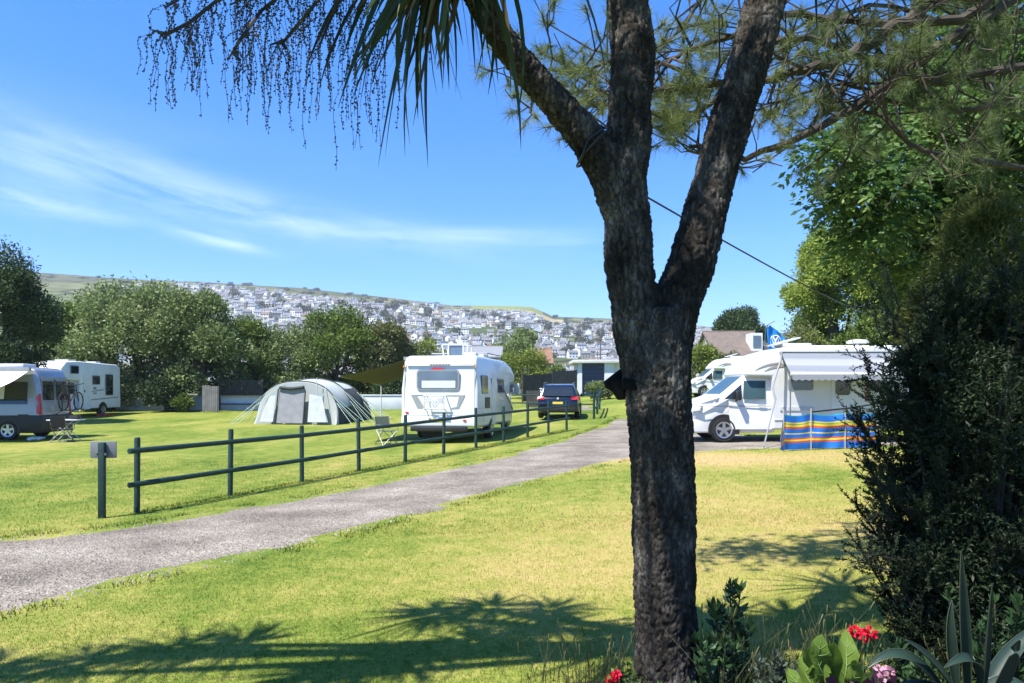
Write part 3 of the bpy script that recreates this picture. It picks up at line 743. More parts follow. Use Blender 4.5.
# fabric grid between a left edge and a right edge
Lf = [at(767.3, 327, 24), at(766.3, 340, 24), at(768, 353, 24)]; Rf = [at(772, 326.5, 24), at(791.5, 343.5, 24.2), at(789, 349.5, 24.2)]
def bez(P, t): return P[0] * (1 - t) ** 2 + (P[1] * 2) * t * (1 - t) + P[2] * t * t
V = []
for i in range(17):
    for j in range(17):
        t, s = i / 16, j / 16; V.append(flag_pt(bez(Lf, t).lerp(bez(Rf, t), s)))
o = npmesh('flag_cloth', V, [(i * 17 + j, i * 17 + j + 1, (i + 1) * 17 + j + 1, (i + 1) * 17 + j) for i in range(16) for j in range(16)], FB, fp, smooth=True)
m = MB()
def on_flag(px, py): return flag_pt(at(px, py, 24.1)) + Vector((0, -.06, 0))
def stroke(P, w=.035):
    q = [on_flag(*p) for p in P]
    for k in range(len(q) - 1): m.beam(q[k], q[k + 1], .012, w, up=(0, 0, 1))
stroke([(775 + 5 * math.cos(a * .449), 341.5 + 6 * math.sin(a * .449)) for a in range(15)], .03)
stroke([(771.8, 337.5), (774, 345.5), (775.2, 341.5), (776.4, 345.5), (778.6, 337.5)]); stroke([(773, 336.5), (775.1, 341), (777.2, 336.5)])
stroke([(782.3, 340), (782.6, 347)]); stroke([(782.4, 340.5), (785.5, 341.8), (785.3, 344), (782.6, 344.3)]); stroke([(784, 344.3), (786.8, 347.2)])
m.build('emblem', FW, o)

# ================================================================== motor caravan in the middle, seen from behind
h = R(10); P = Vector((-1.06, 22.35)); hw = 1.17; Lh = 7.0
fwd = Vector((math.sin(h), math.cos(h))); rgt = Vector((math.cos(h), -math.sin(h)))
cc = P - rgt * hw + fwd * (Lh / 2)
mh = thing('motorhome', 'white coachbuilt motorhome seen from behind with grey swoosh decals and rear window', 'motorhome', (cc.x, cc.y, gz(cc.x, cc.y)), -h)
mh.scale = (1.04, 1, 1.015); yr = -Lh / 2; H = 2.62
body = prism([(yr + .02, .47), (yr - .02, .75), (yr, 1.6), (yr + .05, 2.35), (yr + .16, 2.58), (yr + .4, H), (1.2, H), (1.9, H - .06), (2.6, 2.42), (3.0, 2.2), (3.1, 1.95), (2.2, 1.9), (2.2, .40), (yr + .6, .42)], hw, .10, 1.9, 2.7)
body.build('body', WHITE2, mh, bevel=.09, bseg=3, angle=40)
cab = prism([(1.9, .3), (3.45, .28), (3.5, .75), (3.4, 1.0), (2.95, 1.2), (2.35, 1.9), (1.9, 1.92)], .98, .1, 1.1, 1.9)
cab.build('cab', SILVER, mh, bevel=.06, bseg=3, angle=40)
m = MB(); m.box((0, yr - .05, .40), (1.7, .16, .14)); m.box((0, yr + .5, .36), (1.2, .9, .1)); m.build('rear_bumper', BLACKP, mh, bevel=.02)
m = MB(); m.box((0, yr - .03, .62), (2.30, .1, .3)); m.build('rear_skirt', WHITE2, mh, bevel=.05, bseg=3)
w = end_plate(mh, 'rear_window', rrect(-.04, 1.87, 1.30, .62, .1), yr - .012, -1, GREYP, .022)
end_plate(w, 'pane', rrect(-.04, 1.87, 1.20, .53, .08), yr - .034, -1, GLASSB, .004)
end_plate(w, 'blind', rrect(-.02, 1.74, 1.02, .22, .02), yr - .038, -1, CURTAIN, .003)
end_plate(mh, 'brake_light', rrect(-.05, 2.205, .37, .055, .02), yr - .002, -1, REDL, .03)
m = MB()
for k in range(7): m.box((-.3 + k * .09, yr + .01, 2.42), (.06, .03, .045))
m.build('nameplate', LGREY, mh)
m = MB()
for x in (-1.06, 1.06): m.box((x, yr - .004, 1.5), (.012, .02, 1.9))
m.box((0, yr - .012, .80), (2.1, .02, .012)); m.box((0, yr + .005, 2.33), (2.0, .06, .012)); m.build('panel_seam', GREYP, mh)
DEC = mat('grey_decal', (.26, .27, .28), .5)
X_ = lambda c: (c - 302) / 205; Z_ = lambda c: (640 - c) / 208
for P_ in ([(125, 345), (160, 345), (205, 415), (205, 430), (165, 428)], [(425, 347), (460, 347), (425, 430), (372, 434), (378, 425), (410, 418)]):
    m = MB(); m.plate([(X_(x), yr - .018, Z_(y)) for x, y in P_], (0, -1, 0), .004); m.build('swoosh_decal', DEC, mh)
m = MB()
for P_ in ([(125, 343), (330, 343), (330, 348), (125, 348)], [(350, 346), (460, 346), (460, 350), (350, 350)]):
    m.plate([(X_(x), yr - .014, Z_(y)) for x, y in P_], (0, -1, 0), .003)
m.build('decal_line', DEC, mh)
rk = MB()
for x0 in (222, 342): rk.tube([(X_(x0), yr - .02, Z_(342)), (X_(x0), yr - .24, Z_(350)), (X_(x0), yr - .26, Z_(430)), (X_(x0), yr - .03, Z_(440))], .016, 8)
for zz in (350, 388, 430): rk.tube([(X_(215), yr - .25, Z_(zz)), (X_(350), yr - .25, Z_(zz))], .016, 8)
for k in range(3): rk.box((X_(245 + 38 * k), yr - .27, Z_(380 + 14 * (k % 2))), (.14, .03, .16))
rk.tube([(X_(222), yr - .25, Z_(350)), (X_(290), yr - .25, Z_(425)), (X_(342), yr - .25, Z_(355))], .012, 6)
rk.build('cycle_rack', LGREY, mh, smooth=True)
end_plate(mh, 'number_plate', rrect(-.05, .66, .5, .11, .01), yr - .082, -1, YPLATE, .008)
for x in (-.98, .78):
    o = end_plate(mh, 'tail_light', rrect(x, .88 if x < 0 else .66, .10, .06, .025), yr - (.014 if x < 0 else .082), -1, REDL, .02)
for x in (-1.08, 1.05): end_plate(mh, 'marker_light', rrect(x, 2.28, .05, .08, .01), yr + .03, -1, AMBER, .05)
T = lambda t: yr + t
for sd in (-1, 1):
    wx = sd * (hw + .0)
    def window(t0, t1, z0, z1, g=GLASS, nm='side_window'):
        xx = wx - sd * .10 * sstep(1.9, 2.7, (z0 + z1) / 2)
        f_ = side_plate(mh, nm, rrect(T((t0 + t1) / 2), (z0 + z1) / 2, t1 - t0, z1 - z0, .06), xx, sd, GREYP, .016)
        side_plate(f_, 'pane', rrect(T((t0 + t1) / 2), (z0 + z1) / 2, t1 - t0 - .08, z1 - z0 - .08, .04), xx + sd * .014, sd, g, .006)
    window(.45, 1.35, 1.45, 2.02); window(3.0, 4.1, 1.45, 1.95); window(5.3, 5.95, 1.45, 1.85)
    m = MB(); m.box((wx + sd * .01, T(1.3), 1.17), (.02, .7, .34)); m.build('fridge_vent', BLACKP, mh)
    m = MB(); m.box((wx + sd * .01, T(.85), .75), (.02, .3, .26)); m.build('service_hatch', OFFW, mh)
    side_plate(mh, 'entrance_door', rrect(T(2.3), 1.2, .6, 1.5, .05), wx, sd, OFFW, .012)
    arch(mh, wx - sd * .012, T(1.95), .34, .40, sd); wheel(mh, wx - sd * .1, T(1.95), .34, .34, .22, sd)
    arch(mh, sd * .975, T(6.1), .34, .42, sd); wheel(mh, sd * .87, T(6.1), .34, .34, .22, sd)
    m = MB(); q = [(wx + sd * .012, T(3.3 + 2.6 * k / 10), 1.85 - 1.0 * (k / 10) ** 1.1) for k in range(11)]
    m.tube(q, .03, 6); m.build('side_graphic', DEC, mh)
    m = MB(); m.box((wx + sd * .005, T(3.2), 1.02), (.012, 6.2, .02)); m.build('trim_line', LGREY, mh)
    mm = MB(); mm.box((sd * (.98 + .30), 2.75, 1.62), (.2, .14, .40)); mm.beam((sd * .9, 2.6, 1.4), (sd * 1.25, 2.74, 1.5), .06); mm.build('wing_mirror', LGREY, mh, bevel=.03)
    m = MB(); m.plate([(sd * .97, 2.0, 1.2), (sd * .97, 2.85, 1.2), (sd * .92, 2.4, 1.75), (sd * .92, 2.0, 1.75)], (sd, 0, 0), .012); m.build('cab_window', GLASS, mh)
m = MB(); m.lathe([(.2, -.1), (.33, -.11), (.35, 0), (.33, .11), (.2, .1)], (-.32, yr + .35, .34), 'y', 20); m.build('spare_wheel', RUBBER, mh, smooth=True)
# things on the roof
m = MB(); x0, x1, yv, z0, z1 = -.28, .44, yr + 1.6, H, H + .42
for (a, b) in (((x0, z0), (x0 - .06, z1)), ((x1, z0), (x1 + .06, z1)), ((x0 - .06, z1), (x1 + .06, z1)), ((x0 + .15, z0), (x0 + .15, z1)), ((x1 - .1, z0), (x1 - .1, z1))):
    m.beam((a[0], yv, a[1]), (b[0], yv, b[1]), .04); m.beam((a[0], yv + .6, a[1]), (b[0], yv + .6, b[1]), .04)
for x in (x0 - .06, x1 + .06): m.beam((x, yv, z1), (x, yv + .6, z1), .04)
rl = m.build('rooflight_frame', LGREY, mh)
MB().plate([(x0 + .15, yv + .02, z0 + .05), (x1 - .1, yv + .02, z0 + .05), (x1 - .1, yv + .02, z1 - .04), (x0 + .15, yv + .02, z1 - .04)], (0, 1, 0), .01).build('pane', GLASSB, rl)
m = MB()
for y in (yr + 2.4, yr + 4.4): m.tube([(-.9, y, H), (-.9, y, H + .16), (.95, y, H + .16), (.95, y, H)], .02, 8)
for x in (-.9, .95): m.tube([(x, yr + 2.4, H + .16), (x, yr + 4.4, H + .16)], .02, 8)
m.build('roof_rack', STEEL, mh, smooth=True)
m = MB(); m.box((.35, yr + 3.2, H + .08), (.8, .8, .16)); m.box((.75, yr + .9, H + .05), (.4, .4, .1)); m.build('roof_vent', LGREY, mh, bevel=.04)

# olive awning wound out from the motorhome's far side
OLIVE = mat('olive_canvas', (.075, .068, .050), .85, var=.15, scale=3)
inv = Matrix.Translation(mh.location) @ Matrix.Rotation(-h, 4, 'Z'); inv = inv.inverted()
Bq, Cq = inv @ at(343, 377, 23.2), inv @ at(384.5, 385.5, 27.0)
A1, A2 = Vector((-1.12, yr + .35, 2.52)), Vector((-1.12, yr + .35 + (Cq.y - Bq.y), 2.50)); V = []
for i in range(13):
    for j in range(13):
        q_, t = i / 12, j / 12; p_ = A1.lerp(Bq, q_).lerp(A2.lerp(Cq, q_), t); p_.z -= .05 * math.sin(math.pi * q_) + .04 * math.sin(math.pi * t) * q_; V.append(p_)
aw2 = npmesh('awning', V, [(i * 13 + j, i * 13 + j + 1, (i + 1) * 13 + j + 1, (i + 1) * 13 + j) for i in range(12) for j in range(12)], OLIVE, mh, smooth=True)
m = MB(); m.tube([Bq, Cq], .03, 8); m.build('front_bar', GREYP, aw2, smooth=True)
m = MB(); m.tube([Cq, Vector((Cq.x, Cq.y, .02))], .02, 8); m.build('support_leg', LGREY, aw2, smooth=True)
m = MB(); m.box((-1.14, (A1.y + A2.y) / 2, 2.54), (.1, A2.y - A1.y + .1, .1)); m.build('cassette', GREYP, aw2)

# folding chair beside the motorhome
def camp_chair(label, loc, rz, fab):
    r = thing('folding_chair', label, 'chair', loc, rz)
    m = MB()
    for sd in (-1, 1):
        m.tube([(sd * .26, -.24, 0), (sd * .24, .2, .46)], .012, 6); m.tube([(sd * .26, .26, 0), (sd * .24, -.22, .46)], .012, 6)
        m.tube([(sd * .24, .2, .42), (sd * .24, .30, .86)], .012, 6); m.tube([(sd * .26, -.24, .60), (sd * .26, .25, .62)], .016, 6); m.tube([(sd * .26, -.22, .44), (sd * .26, -.22, .6)], .012, 6)
    for y in (-.24, .26): m.tube([(-.26, y, .02), (.26, y, .02)], .01, 6)
    m.tube([(-.26, -.24, 0), (.24, -.22, .44)], .01, 6); m.tube([(.26, -.24, 0), (-.24, -.22, .44)], .01, 6)
    m.build('frame', STEEL, r, smooth=True)
    m = MB(); m.box((0, 0, .43), (.48, .44, .02)); m.build('seat', fab, r)
    m = MB(); m.plate([(-.24, .215, .5), (.24, .215, .5), (.24, .3, .86), (-.24, .3, .86)], (0, 1, -.2), .015); m.build('backrest', fab, r)
    return r
x, y = (390 - 512) / F * 22.6, 22.6
camp_chair('folding camp chair with metal frame beside the motorhome rear corner', (x - .1, y, gz(x, y)), R(40), mat('faded_green_fabric', (.10, .12, .09), .9))

# ================================================================== dark estate-type car
hcar = R(7)
cx, cy = 2.33, 35.4
car = thing('parked_car', 'dark navy blue car seen from behind, parked beyond the motorhome', 'car', (cx, cy, gz(cx, cy)), -hcar)
NAVY = mat('navy_car_paint', (.006, .008, .014), .22, .2, coat=1, var=.05)
lower = prism([(-2.28, .34), (-2.32, .62), (-2.26, .98), (1.0, 1.0), (1.35, .98), (2.1, .86), (2.28, .62), (2.22, .28), (-2.1, .28)], .92, .04, .7, 1.0)
lower.build('body', NAVY, car, bevel=.07, bseg=3, angle=40)
up = prism([(-2.22, .96), (-1.92, 1.44), (-1.7, 1.54), (-.3, 1.60), (.35, 1.54), (1.25, .98)], .88, .20, .96, 1.6)
up.build('roof', NAVY, car, bevel=.06, bseg=3, angle=40)
MB().plate([(-.74, -2.215, 1.02), (.74, -2.215, 1.02), (.62, -1.965, 1.42), (-.62, -1.965, 1.42)], (0, -1, .55), .012).build('rear_window', GLASS, car)
for sd in (-1, 1):
    for P_ in ([(-1.85, 1.02), (-1.05, 1.02), (-1.05, 1.44), (-1.62, 1.42)], [(-1.0, 1.02), (-.1, 1.02), (-.1, 1.49), (-1.0, 1.46)], [(-.04, 1.02), (.98, 1.02), (.34, 1.46), (-.04, 1.49)]):
        k = lambda z: .88 - .20 * sstep(.96, 1.6, z)
        MB().plate([(sd * (k(z) + .004), y, z) for y, z in P_], (sd, 0, .25), .01).build('side_window', GLASS, car)
    m = MB(); m.plate([(sd * .93, -2.05, .90), (sd * .93, -2.3, .88), (sd * .60, -2.335, .86), (sd * .60, -2.325, .99), (sd * .90, -2.22, 1.02)], (0, -1, 0), .03); m.build('tail_light', REDL, car)
    m = MB(); m.box((sd * 1.02, .72, 1.06), (.2, .1, .16)); m.build('wing_mirror', NAVY, car, bevel=.03)
    m = MB(); m.tube([(sd * .66, -1.7, 1.55), (sd * .66, -1.6, 1.62), (sd * .66, .0, 1.66), (sd * .66, .2, 1.58)], .018, 6); m.build('roof_rail', STEEL, car, smooth=True)
    for y in (-1.38, 1.38): arch(car, sd * .915, y, .34, .40, sd); wheel(car, sd * .83, y, .34, .34, .22, sd)
m = MB(); m.box((0, -2.32, .42), (1.6, .1, .2)); m.build('rear_bumper', BLACKP, car, bevel=.03)
end_plate(car, 'number_plate', rrect(0, .72, .46, .10, .01), -2.312, -1, YPLATE, .02)
end_plate(car, 'badge', rrect(0, .92, .1, .1, .05), -2.30, -1, LGREY, .02)

# ================================================================== silver camper van on the left with its white awning
kx, ky = -19.45, 26.55
kv = thing('camper_van', 'silver camper van with white awning and red tail lights', 'camper van', (kx, ky, gz(kx, ky)), R(93))
hk = 1.02; yr = -3.0
pr = prism([(yr, .35), (yr - .03, .7), (yr + .02, 1.3), (yr + .10, 2.2), (yr + .22, 2.46), (yr + .5, 2.54), (1.5, 2.54), (2.0, 2.35), (2.6, 1.6), (2.95, 1.1), (3.0, .4)], hk, .14, 1.2, 2.5)
pr.build('body', SILVER, kv, bevel=.08, bseg=3, angle=40)
m = prism([(yr - .05, .24), (yr - .07, .86), (3.03, .86), (3.02, .24)], hk + .015); m.build('lower_shade_band', BLACKP, kv, bevel=.03)  # black band round the lower body stands in for the awning's shade
for x0, x1 in ((-.82, -.04), (.04, .82)):
    d_ = MB().plate([(x0, yr + .025, .72), (x1, yr + .025, .72), (x1 * .97, yr + .08, 2.2), (x0 * .97, yr + .08, 2.2)], (0, -1, 0), .02).build('rear_door', SILVER, kv)
    MB().plate([(x0 + .06, yr + .02, 1.38), (x1 - .06, yr + .02, 1.38), (x1 * .97 - .06, yr + .05, 2.05), (x0 * .97 + .06, yr + .05, 2.05)], (0, -1, 0), .02).build('window', GLASS, d_)
for sd in (-1, 1):
    m = MB(); m.plate([(sd * .86, yr + .02, .75), (sd * 1.0, yr + .02, .75), (sd * .96, yr + .08, 1.6), (sd * .88, yr + .08, 1.6)], (0, -1, 0), .05); m.plate([(sd * 1.015, yr + .10, .92), (sd * 1.015, yr, .88), (sd * .98, yr + .06, 1.55), (sd * .985, yr + .13, 1.5)], (sd, 0, 0), .015)
    m.build('tail_light', REDL, kv)
    k = lambda z: hk - .14 * sstep(1.2, 2.5, z) + .003
    fr = MB().plate([(sd * k(z), y, z) for y, z in [(yr + .45, 1.25), (1.2, 1.25), (1.2, 2.02), (yr + .45, 2.02)]], (sd, 0, 0), .012).build('side_window', GLASS, kv)
    MB().plate([(sd * (k(z) + .012), y, z) for y, z in [(yr + 1.2, 1.42), (yr + 2.6, 1.42), (yr + 2.6, 1.92), (yr + 1.2, 1.92)]], (sd, 0, 0), .008).build('blind', CURTAIN, fr)
    arch(kv, sd * (hk + .012), yr + 1.05, .34, .42, sd); wheel(kv, sd * (hk - .07), yr + 1.05, .34, .34, .22, sd)
    arch(kv, sd * (hk + .012), 2.1, .34, .42, sd); wheel(kv, sd * (hk - .07), 2.1, .34, .34, .22, sd)
    m = MB(); m.box((sd * (hk + .01), yr + .55, .82), (.02, .34, .14)); m.build('filler_cap', BLACKP, kv)
xa, xb = -hk - .0, -hk - 1.7
V = []
for i in range(9):
    for j in range(9):
        t, s = i / 8, j / 8; V.append((xa + (xb - xa) * t, yr + .35 + 3.4 * s, 2.42 - .62 * t - .06 * math.sin(math.pi * t)))
a_ = npmesh('awning', V, [(i * 9 + j, i * 9 + j + 1, (i + 1) * 9 + j + 1, (i + 1) * 9 + j) for i in range(8) for j in range(8)], mat('white_awning', (.70, .71, .72), .8, var=.04), kv, smooth=True)
m = MB(); m.box((-hk - .02, yr + 2.1, 2.46), (.12, 3.6, .12)); m.build('cassette', GREYP, a_)
for yy in (yr + .38, yr + 3.7):
    m = MB(); m.tube([(xb + .02, yy, 1.82), (xb + .04, yy, 0)], .02, 8); m.build('support_leg', LGREY, a_, smooth=True)
m = MB(); m.tube([(xb, yr + .35, 1.80), (xb, yr + 3.75, 1.80)], .03, 8); m.build('front_bar', LGREY, a_, smooth=True)
m = MB(); m.box((-.1, yr + 1.3, 2.60), (.8, .9, .14)); m.build('roof_vent', WHITE2, kv, bevel=.04)
m = MB()
for x in (-.1, .75): m.tube([(x, yr + .0, 2.1), (x, yr - .22, 1.9), (x, yr - .28, 1.0), (x, yr - .02, .85)], .018, 8)
for z in (1.0, 1.9): m.tube([(-.2, yr - .27, z), (.85, yr - .27, z)], .018, 8)
m.build('cycle_rack', BLACKP, kv, smooth=True)
# a bicycle hung on the rack
def bicycle(label, loc, rz):
    r = thing('bicycle', label, 'bicycle', loc, rz)
    FRM = mat('black_bike_frame', (.015, .015, .018), .35)
    for x in (-.5, .5):
        m = MB(); n = 24
        q = [(x + .32 * math.cos(2 * math.pi * k / n), 0, .33 + .32 * math.sin(2 * math.pi * k / n)) for k in range(n + 1)]
        m.tube(q, .022, 6, cap=False)
        for k in range(10):
            a = 2 * math.pi * k / 10; m.tube([(x, 0, .33), (x + .31 * math.cos(a), 0, .33 + .31 * math.sin(a))], .003, 3)
        m.build('wheel', RUBBER, r, smooth=True)
    m = MB()
    for a, b in (((-.5, .33), (-.16, .80)), ((-.5, .33), (-.05, .31)), ((-.05, .31), (-.18, .88)), ((-.05, .31), (.33, .76)), ((-.16, .78), (.31, .82)), ((.5, .33), (.31, .92))):
        m.tube([(a[0], 0, a[1]), (b[0], 0, b[1])], .018, 8)
    m.build('frame', FRM, r, smooth=True)
    m = MB(); m.box((-.19, 0, .92), (.26, .13, .06)); m.build('saddle', BLACKP, r, bevel=.02)
    m = MB(); m.tube([(.36, -.28, .98), (.31, -.1, .94), (.31, .1, .94), (.36, .28, .98)], .014, 8); m.build('handlebar', FRM, r, smooth=True)
    return r
rot = Matrix.Rotation(R(93), 3, 'Z')
for k, (dy, lab) in enumerate(((-.34, 'black bicycle hanging on the rear rack of the silver camper van'),)):
    pz = rot @ Vector((.36, -3.0 + dy, 1.0)); bicycle(lab, (kx + pz.x, ky + pz.y, gz(kx, ky) + pz.z), R(93))

# camping table and dark chair behind the camper van
tx, ty = (66 - 512) / F * 25.3, 25.3
tb = thing('camping_table', 'small white folding table beside the silver camper van', 'table', (tx, ty, gz(tx, ty)), R(4))
m = MB(); m.box((0, 0, .72), (1.0, .6, .035)); m.build('tabletop', WHITE, tb, bevel=.01)
for y in (-.22, .22):
    for a in (-1, 1):
        m = MB(); m.tube([(a * .40, y, 0), (-a * .34, y, .70)], .014, 6); m.build('leg', LGREY, tb, smooth=True)
m = MB(); m.box((.05, .05, .80), (.3, .25, .12)); o = m.build('picnic_box', BLACKP, None, bevel=.02); o.location = (tx + .25, ty, gz(tx, ty) + .005)
o.data.transform(Matrix.Translation((0, 0, -.0))); tag(o, 'small dark box standing on the white folding table', 'box')
camp_chair('black folding chair in front of the white camping table', (tx + .22, ty - .55, gz(tx, ty - .5)), R(180), mat('black_fabric', (.012, .012, .014), .9))
m = MB(); m.blob((0, 0, .06), (.3, .2, .07), 3, .35, 2.2, 3); o = m.build('plastic_bag', WHITE, None, smooth=True); x, y = gp(36, 440)
o.location = (x, y, gz(x, y)); tag(o, 'small white bag lying on the grass beside the silver camper van', 'bag')

# ================================================================== overcab motor caravan facing the camera, left
ox, oy = -23.95, 40.0
ov = thing('motorhome', 'older white overcab motorhome with dark side windows by the hedge', 'motorhome', (ox, oy, gz(ox, oy)), R(180))
ho = 1.12; OVW = mat('aged_white_panel', (.70, .71, .69), .4, var=.08, scale=2)
# local y forward is towards the camera; side -x is the one seen
yl = lambda D: oy - D
pr = prism([(yl(43.2), .45), (yl(43.2), 2.78), (yl(42.9), 2.92), (yl(39.0), 2.98), (yl(38.0), 2.92), (yl(37.55), 2.6), (yl(37.5), 2.15), (yl(38.15), 1.98), (yl(39.1), 1.95), (yl(39.1), .45)], ho, .05, 2.3, 3)
pr.build('body', OVW, ov, bevel=.07, bseg=3, angle=40)
pr = prism([(yl(39.3), .3), (yl(39.3), 1.97), (yl(38.25), 1.95), (yl(37.5), 1.25), (yl(36.9), 1.05), (yl(36.75), .35)], .98, .1, 1.1, 1.95); pr.build('cab', OVW, ov, bevel=.06, bseg=3, angle=40)
MB().plate([(-.8, yl(37.58), 1.30), (.8, yl(37.58), 1.30), (.74, yl(38.18), 1.87), (-.74, yl(38.18), 1.87)], (0, .65, .75), .02).build('windscreen', GLASS, ov)
for sd in (-1, 1):
    wx = sd * (ho + .002)
    def window(D0, D1, z0, z1, r_=.06):
        f_ = side_plate(ov, 'side_window', rrect(yl((D0 + D1) / 2), (z0 + z1) / 2, D1 - D0, z1 - z0, r_), wx, sd, GREYP, .012)
        side_plate(f_, 'pane', rrect(yl((D0 + D1) / 2), (z0 + z1) / 2, D1 - D0 - .1, z1 - z0 - .08, r_), wx + sd * .012, sd, GLASS, .006)
    window(38.25, 39.0, 2.30, 2.74); window(40.25, 41.0, 1.75, 2.25); window(41.55, 42.35, 1.15, 2.35)
    d_ = side_plate(ov, 'entrance_door', rrect(yl(39.72), 1.35, .62, 1.85, .05), wx, sd, OFFW, .012)
    m = MB(); m.box((wx + sd * .02, yl(39.5), 1.4), (.04, .06, .12)); m.build('handle', BLACKP, d_)
    k = lambda z: .98 - .1 * sstep(1.1, 1.95, z)
    MB().plate([(sd * (k(z) + .004), yl(D), z) for D, z in [(37.95, 1.25), (38.95, 1.25), (38.95, 1.85), (38.4, 1.85)]], (sd, 0, 0), .01).build('cab_window', GLASS, ov)
    m = MB(); m.box((sd * 1.0, yl(39.1), 1.1), (.03, .1, .1)); m.build('door_handle', BLACKP, ov)
    arch(ov, sd * .975, yl(37.75), .34, .42, sd); wheel(ov, sd * .88, yl(37.75), .34, .34, .22, sd)
    arch(ov, wx - sd * .01, yl(41.3), .34, .46, sd); wheel(ov, wx - sd * .1, yl(41.3), .34, .34, .22, sd)
    m = MB()
    for (a, b) in (((40.1, .92), (42.9, 1.05)), ((40.2, 1.38), (41.4, 1.48))): m.beam((wx + sd * .004, yl(a[0]), a[1]), (wx + sd * .004, yl(b[0]), b[1]), .006, .05)
    m.box((wx + sd * .004, yl(40.5), 1.55), (.006, .3, .12)); m.box((wx + sd * .004, yl(40.5), 1.28), (.006, .35, .08)); m.build('side_graphic', GREYP, ov)
    mm = MB(); mm.box((sd * 1.18, yl(37.9), 1.45), (.16, .1, .3)); mm.build('wing_mirror', BLACKP, ov, bevel=.02)
m = MB(); m.box((.2, yl(40), 3.04), (.7, .7, .12)); m.box((-.2, yl(42), 3.02), (.5, .5, .1)); m.tube([(.9, yl(39.5), 3.0), (.9, yl(42.8), 3.06)], .04, 6); m.build('roof_vent', LGREY, ov)
m = MB(); m.box((-1.45, yl(40.9), .12), (.5, .9, .16)); o = m.build('doorstep', mat('red_plastic_step', (.40, .05, .04), .6), None, bevel=.02); o.location = (ox, oy, gz(ox, oy)); o.rotation_euler.z = R(180)
o.location = (ox, oy, gz(ox, oy) - .04); tag(o, 'low red step on the grass beside the older white motorhome', 'step')

# ================================================================== tunnel tent
tcx, tcy = -9.95, 34.3
tent = thing('tunnel_tent', 'large pale grey tunnel tent with dark hoops and guy ropes on the lawn', 'tent', (tcx, tcy, gz(tcx, tcy)), R(-13)); tent.scale = (1.07, 1, 1)
TF = mat('pale_tent_fabric', (.34, .365, .345), .7, var=.08, scale=2.5); TD = mat('dark_tent_fabric', (.035, .042, .045), .8, var=.3, scale=3)
TG = mat('grey_tent_door', (.24, .24, .26), .8, var=.18, scale=3); TP = mat('tent_window_film', (.48, .50, .50), .35, var=.1, scale=4)
def arch_pts(hw_, ht, y, n=20, p=2.5):
    out = []
    for k in range(n + 1):
        a = math.pi * k / n; c_, s_ = math.cos(a), math.sin(a)
        out.append((-hw_ * math.copysign(abs(c_) ** (2 / p), c_), y, ht * abs(s_) ** (2 / p)))
    return out
HOOP = [(0, 1.95, 1.95), (.06, 1.95, 1.98), (1.6, 1.9, 2.12), (3.2, 1.85, 2.0), (4.6, 1.5, 1.55), (5.2, 1.35, .6)]
V, Fc, mi = [], [], []; nn = 20
for (y, a, b) in HOOP: V += arch_pts(a, b, y)
def sag(V_, i): return V_
for i in range(len(HOOP) - 1):
    for k in range(nn):
        Fc.append((i * (nn + 1) + k, i * (nn + 1) + k + 1, (i + 1) * (nn + 1) + k + 1, (i + 1) * (nn + 1) + k))
        mi.append(1 if (i >= 2 and (k < 6 or k >= 14)) or (i == 1 and (k in (0, 1, 18, 19))) else 0)
# subdivide with slight inward sag between the hoops
bm = bmesh.new(); bv = [bm.verts.new(v) for v in V]
for f, q in zip(Fc, mi):
    ff = bm.faces.new([bv[t] for t in f]); ff.material_index = q; ff.smooth = True
bmesh.ops.subdivide_edges(bm, edges=[e for e in bm.edges if abs(e.verts[0].co.y - e.verts[1].co.y) > .5], cuts=4, use_grid_fill=True)
hy = [q[0] for q in HOOP]
for v in bm.verts:
    d = min(abs(v.co.y - q) for q in hy); k = 1 - .05 * min(1, d / .6) + .01 * mnoise.noise(v.co * 2.5)
    v.co.x *= k; v.co.z *= k
bmesh.ops.recalc_face_normals(bm, faces=bm.faces)
me = bpy.data.meshes.new('flysheet'); bm.to_mesh(me); bm.free(); link(me, 'flysheet', tent, [TF, TD])
# front wall leaning outward below
fr = arch_pts(1.95, 1.95, 0, 24); base_y = -.35
V = []; 
for j in range(6):
    t = j / 5
    for (x, y, z) in fr: V.append((x * (1 - .0 * t), -.30 * (1 - min(1, z / 1.6)) * t * 1.2, z * 1.0 if t == 0 else z * (1 - t)))
Fc = [(j * 25 + k, j * 25 + k + 1, (j + 1) * 25 + k + 1, (j + 1) * 25 + k) for j in range(5) for k in range(24)]
fw = npmesh('front_wall', V, Fc, TF, tent, smooth=True)
def fplate(nm, P_, m, y=-.36, t=.012, par=None): 
    return MB().plate([(x, y + (.06 if z > 1.0 else 0), z) for x, z in P_], (0, -1, 0), t).build(nm, m, par or tent)
door = fplate('door', [(-.82, .06), (.42, .06), (.52, 1.55), (.46, 1.66), (-.60, 1.66), (-.68, 1.55)], TG, -.36)
m = MB(); q = [(-.86, -.385, .04), (-.72, -.345, 1.6), (-.6, -.34, 1.7)]; m.tube(q, .035, 6); m.tube([(.46, -.385, .04), (.56, -.345, 1.55), (.48, -.34, 1.7), (-.6, -.34, 1.7)], .03, 6); m.build('door_edge', TD, door)
m = MB(); m.tube([(-.64, -.36, 1.70), (-.1, -.38, 1.64), (.5, -.36, 1.72)], .07, 8); m.build('rolled_flap', TD, door, smooth=True)
fplate('side_panel', [(-1.62, .12), (-.98, .12), (-.86, 1.35), (-1.25, 1.3)], TP, -.34); fplate('side_panel', [(.66, .12), (1.6, .12), (1.3, 1.28), (.72, 1.4)], TP, -.34)
for (y, a, b) in HOOP[1:5]:
    m = MB(); m.tube(arch_pts(a + .012, b + .015, y, 28), .028, 6); m.build('hoop', TD, tent, smooth=True)
ROPE = mat('pale_green_rope', (.36, .46, .36), .8)
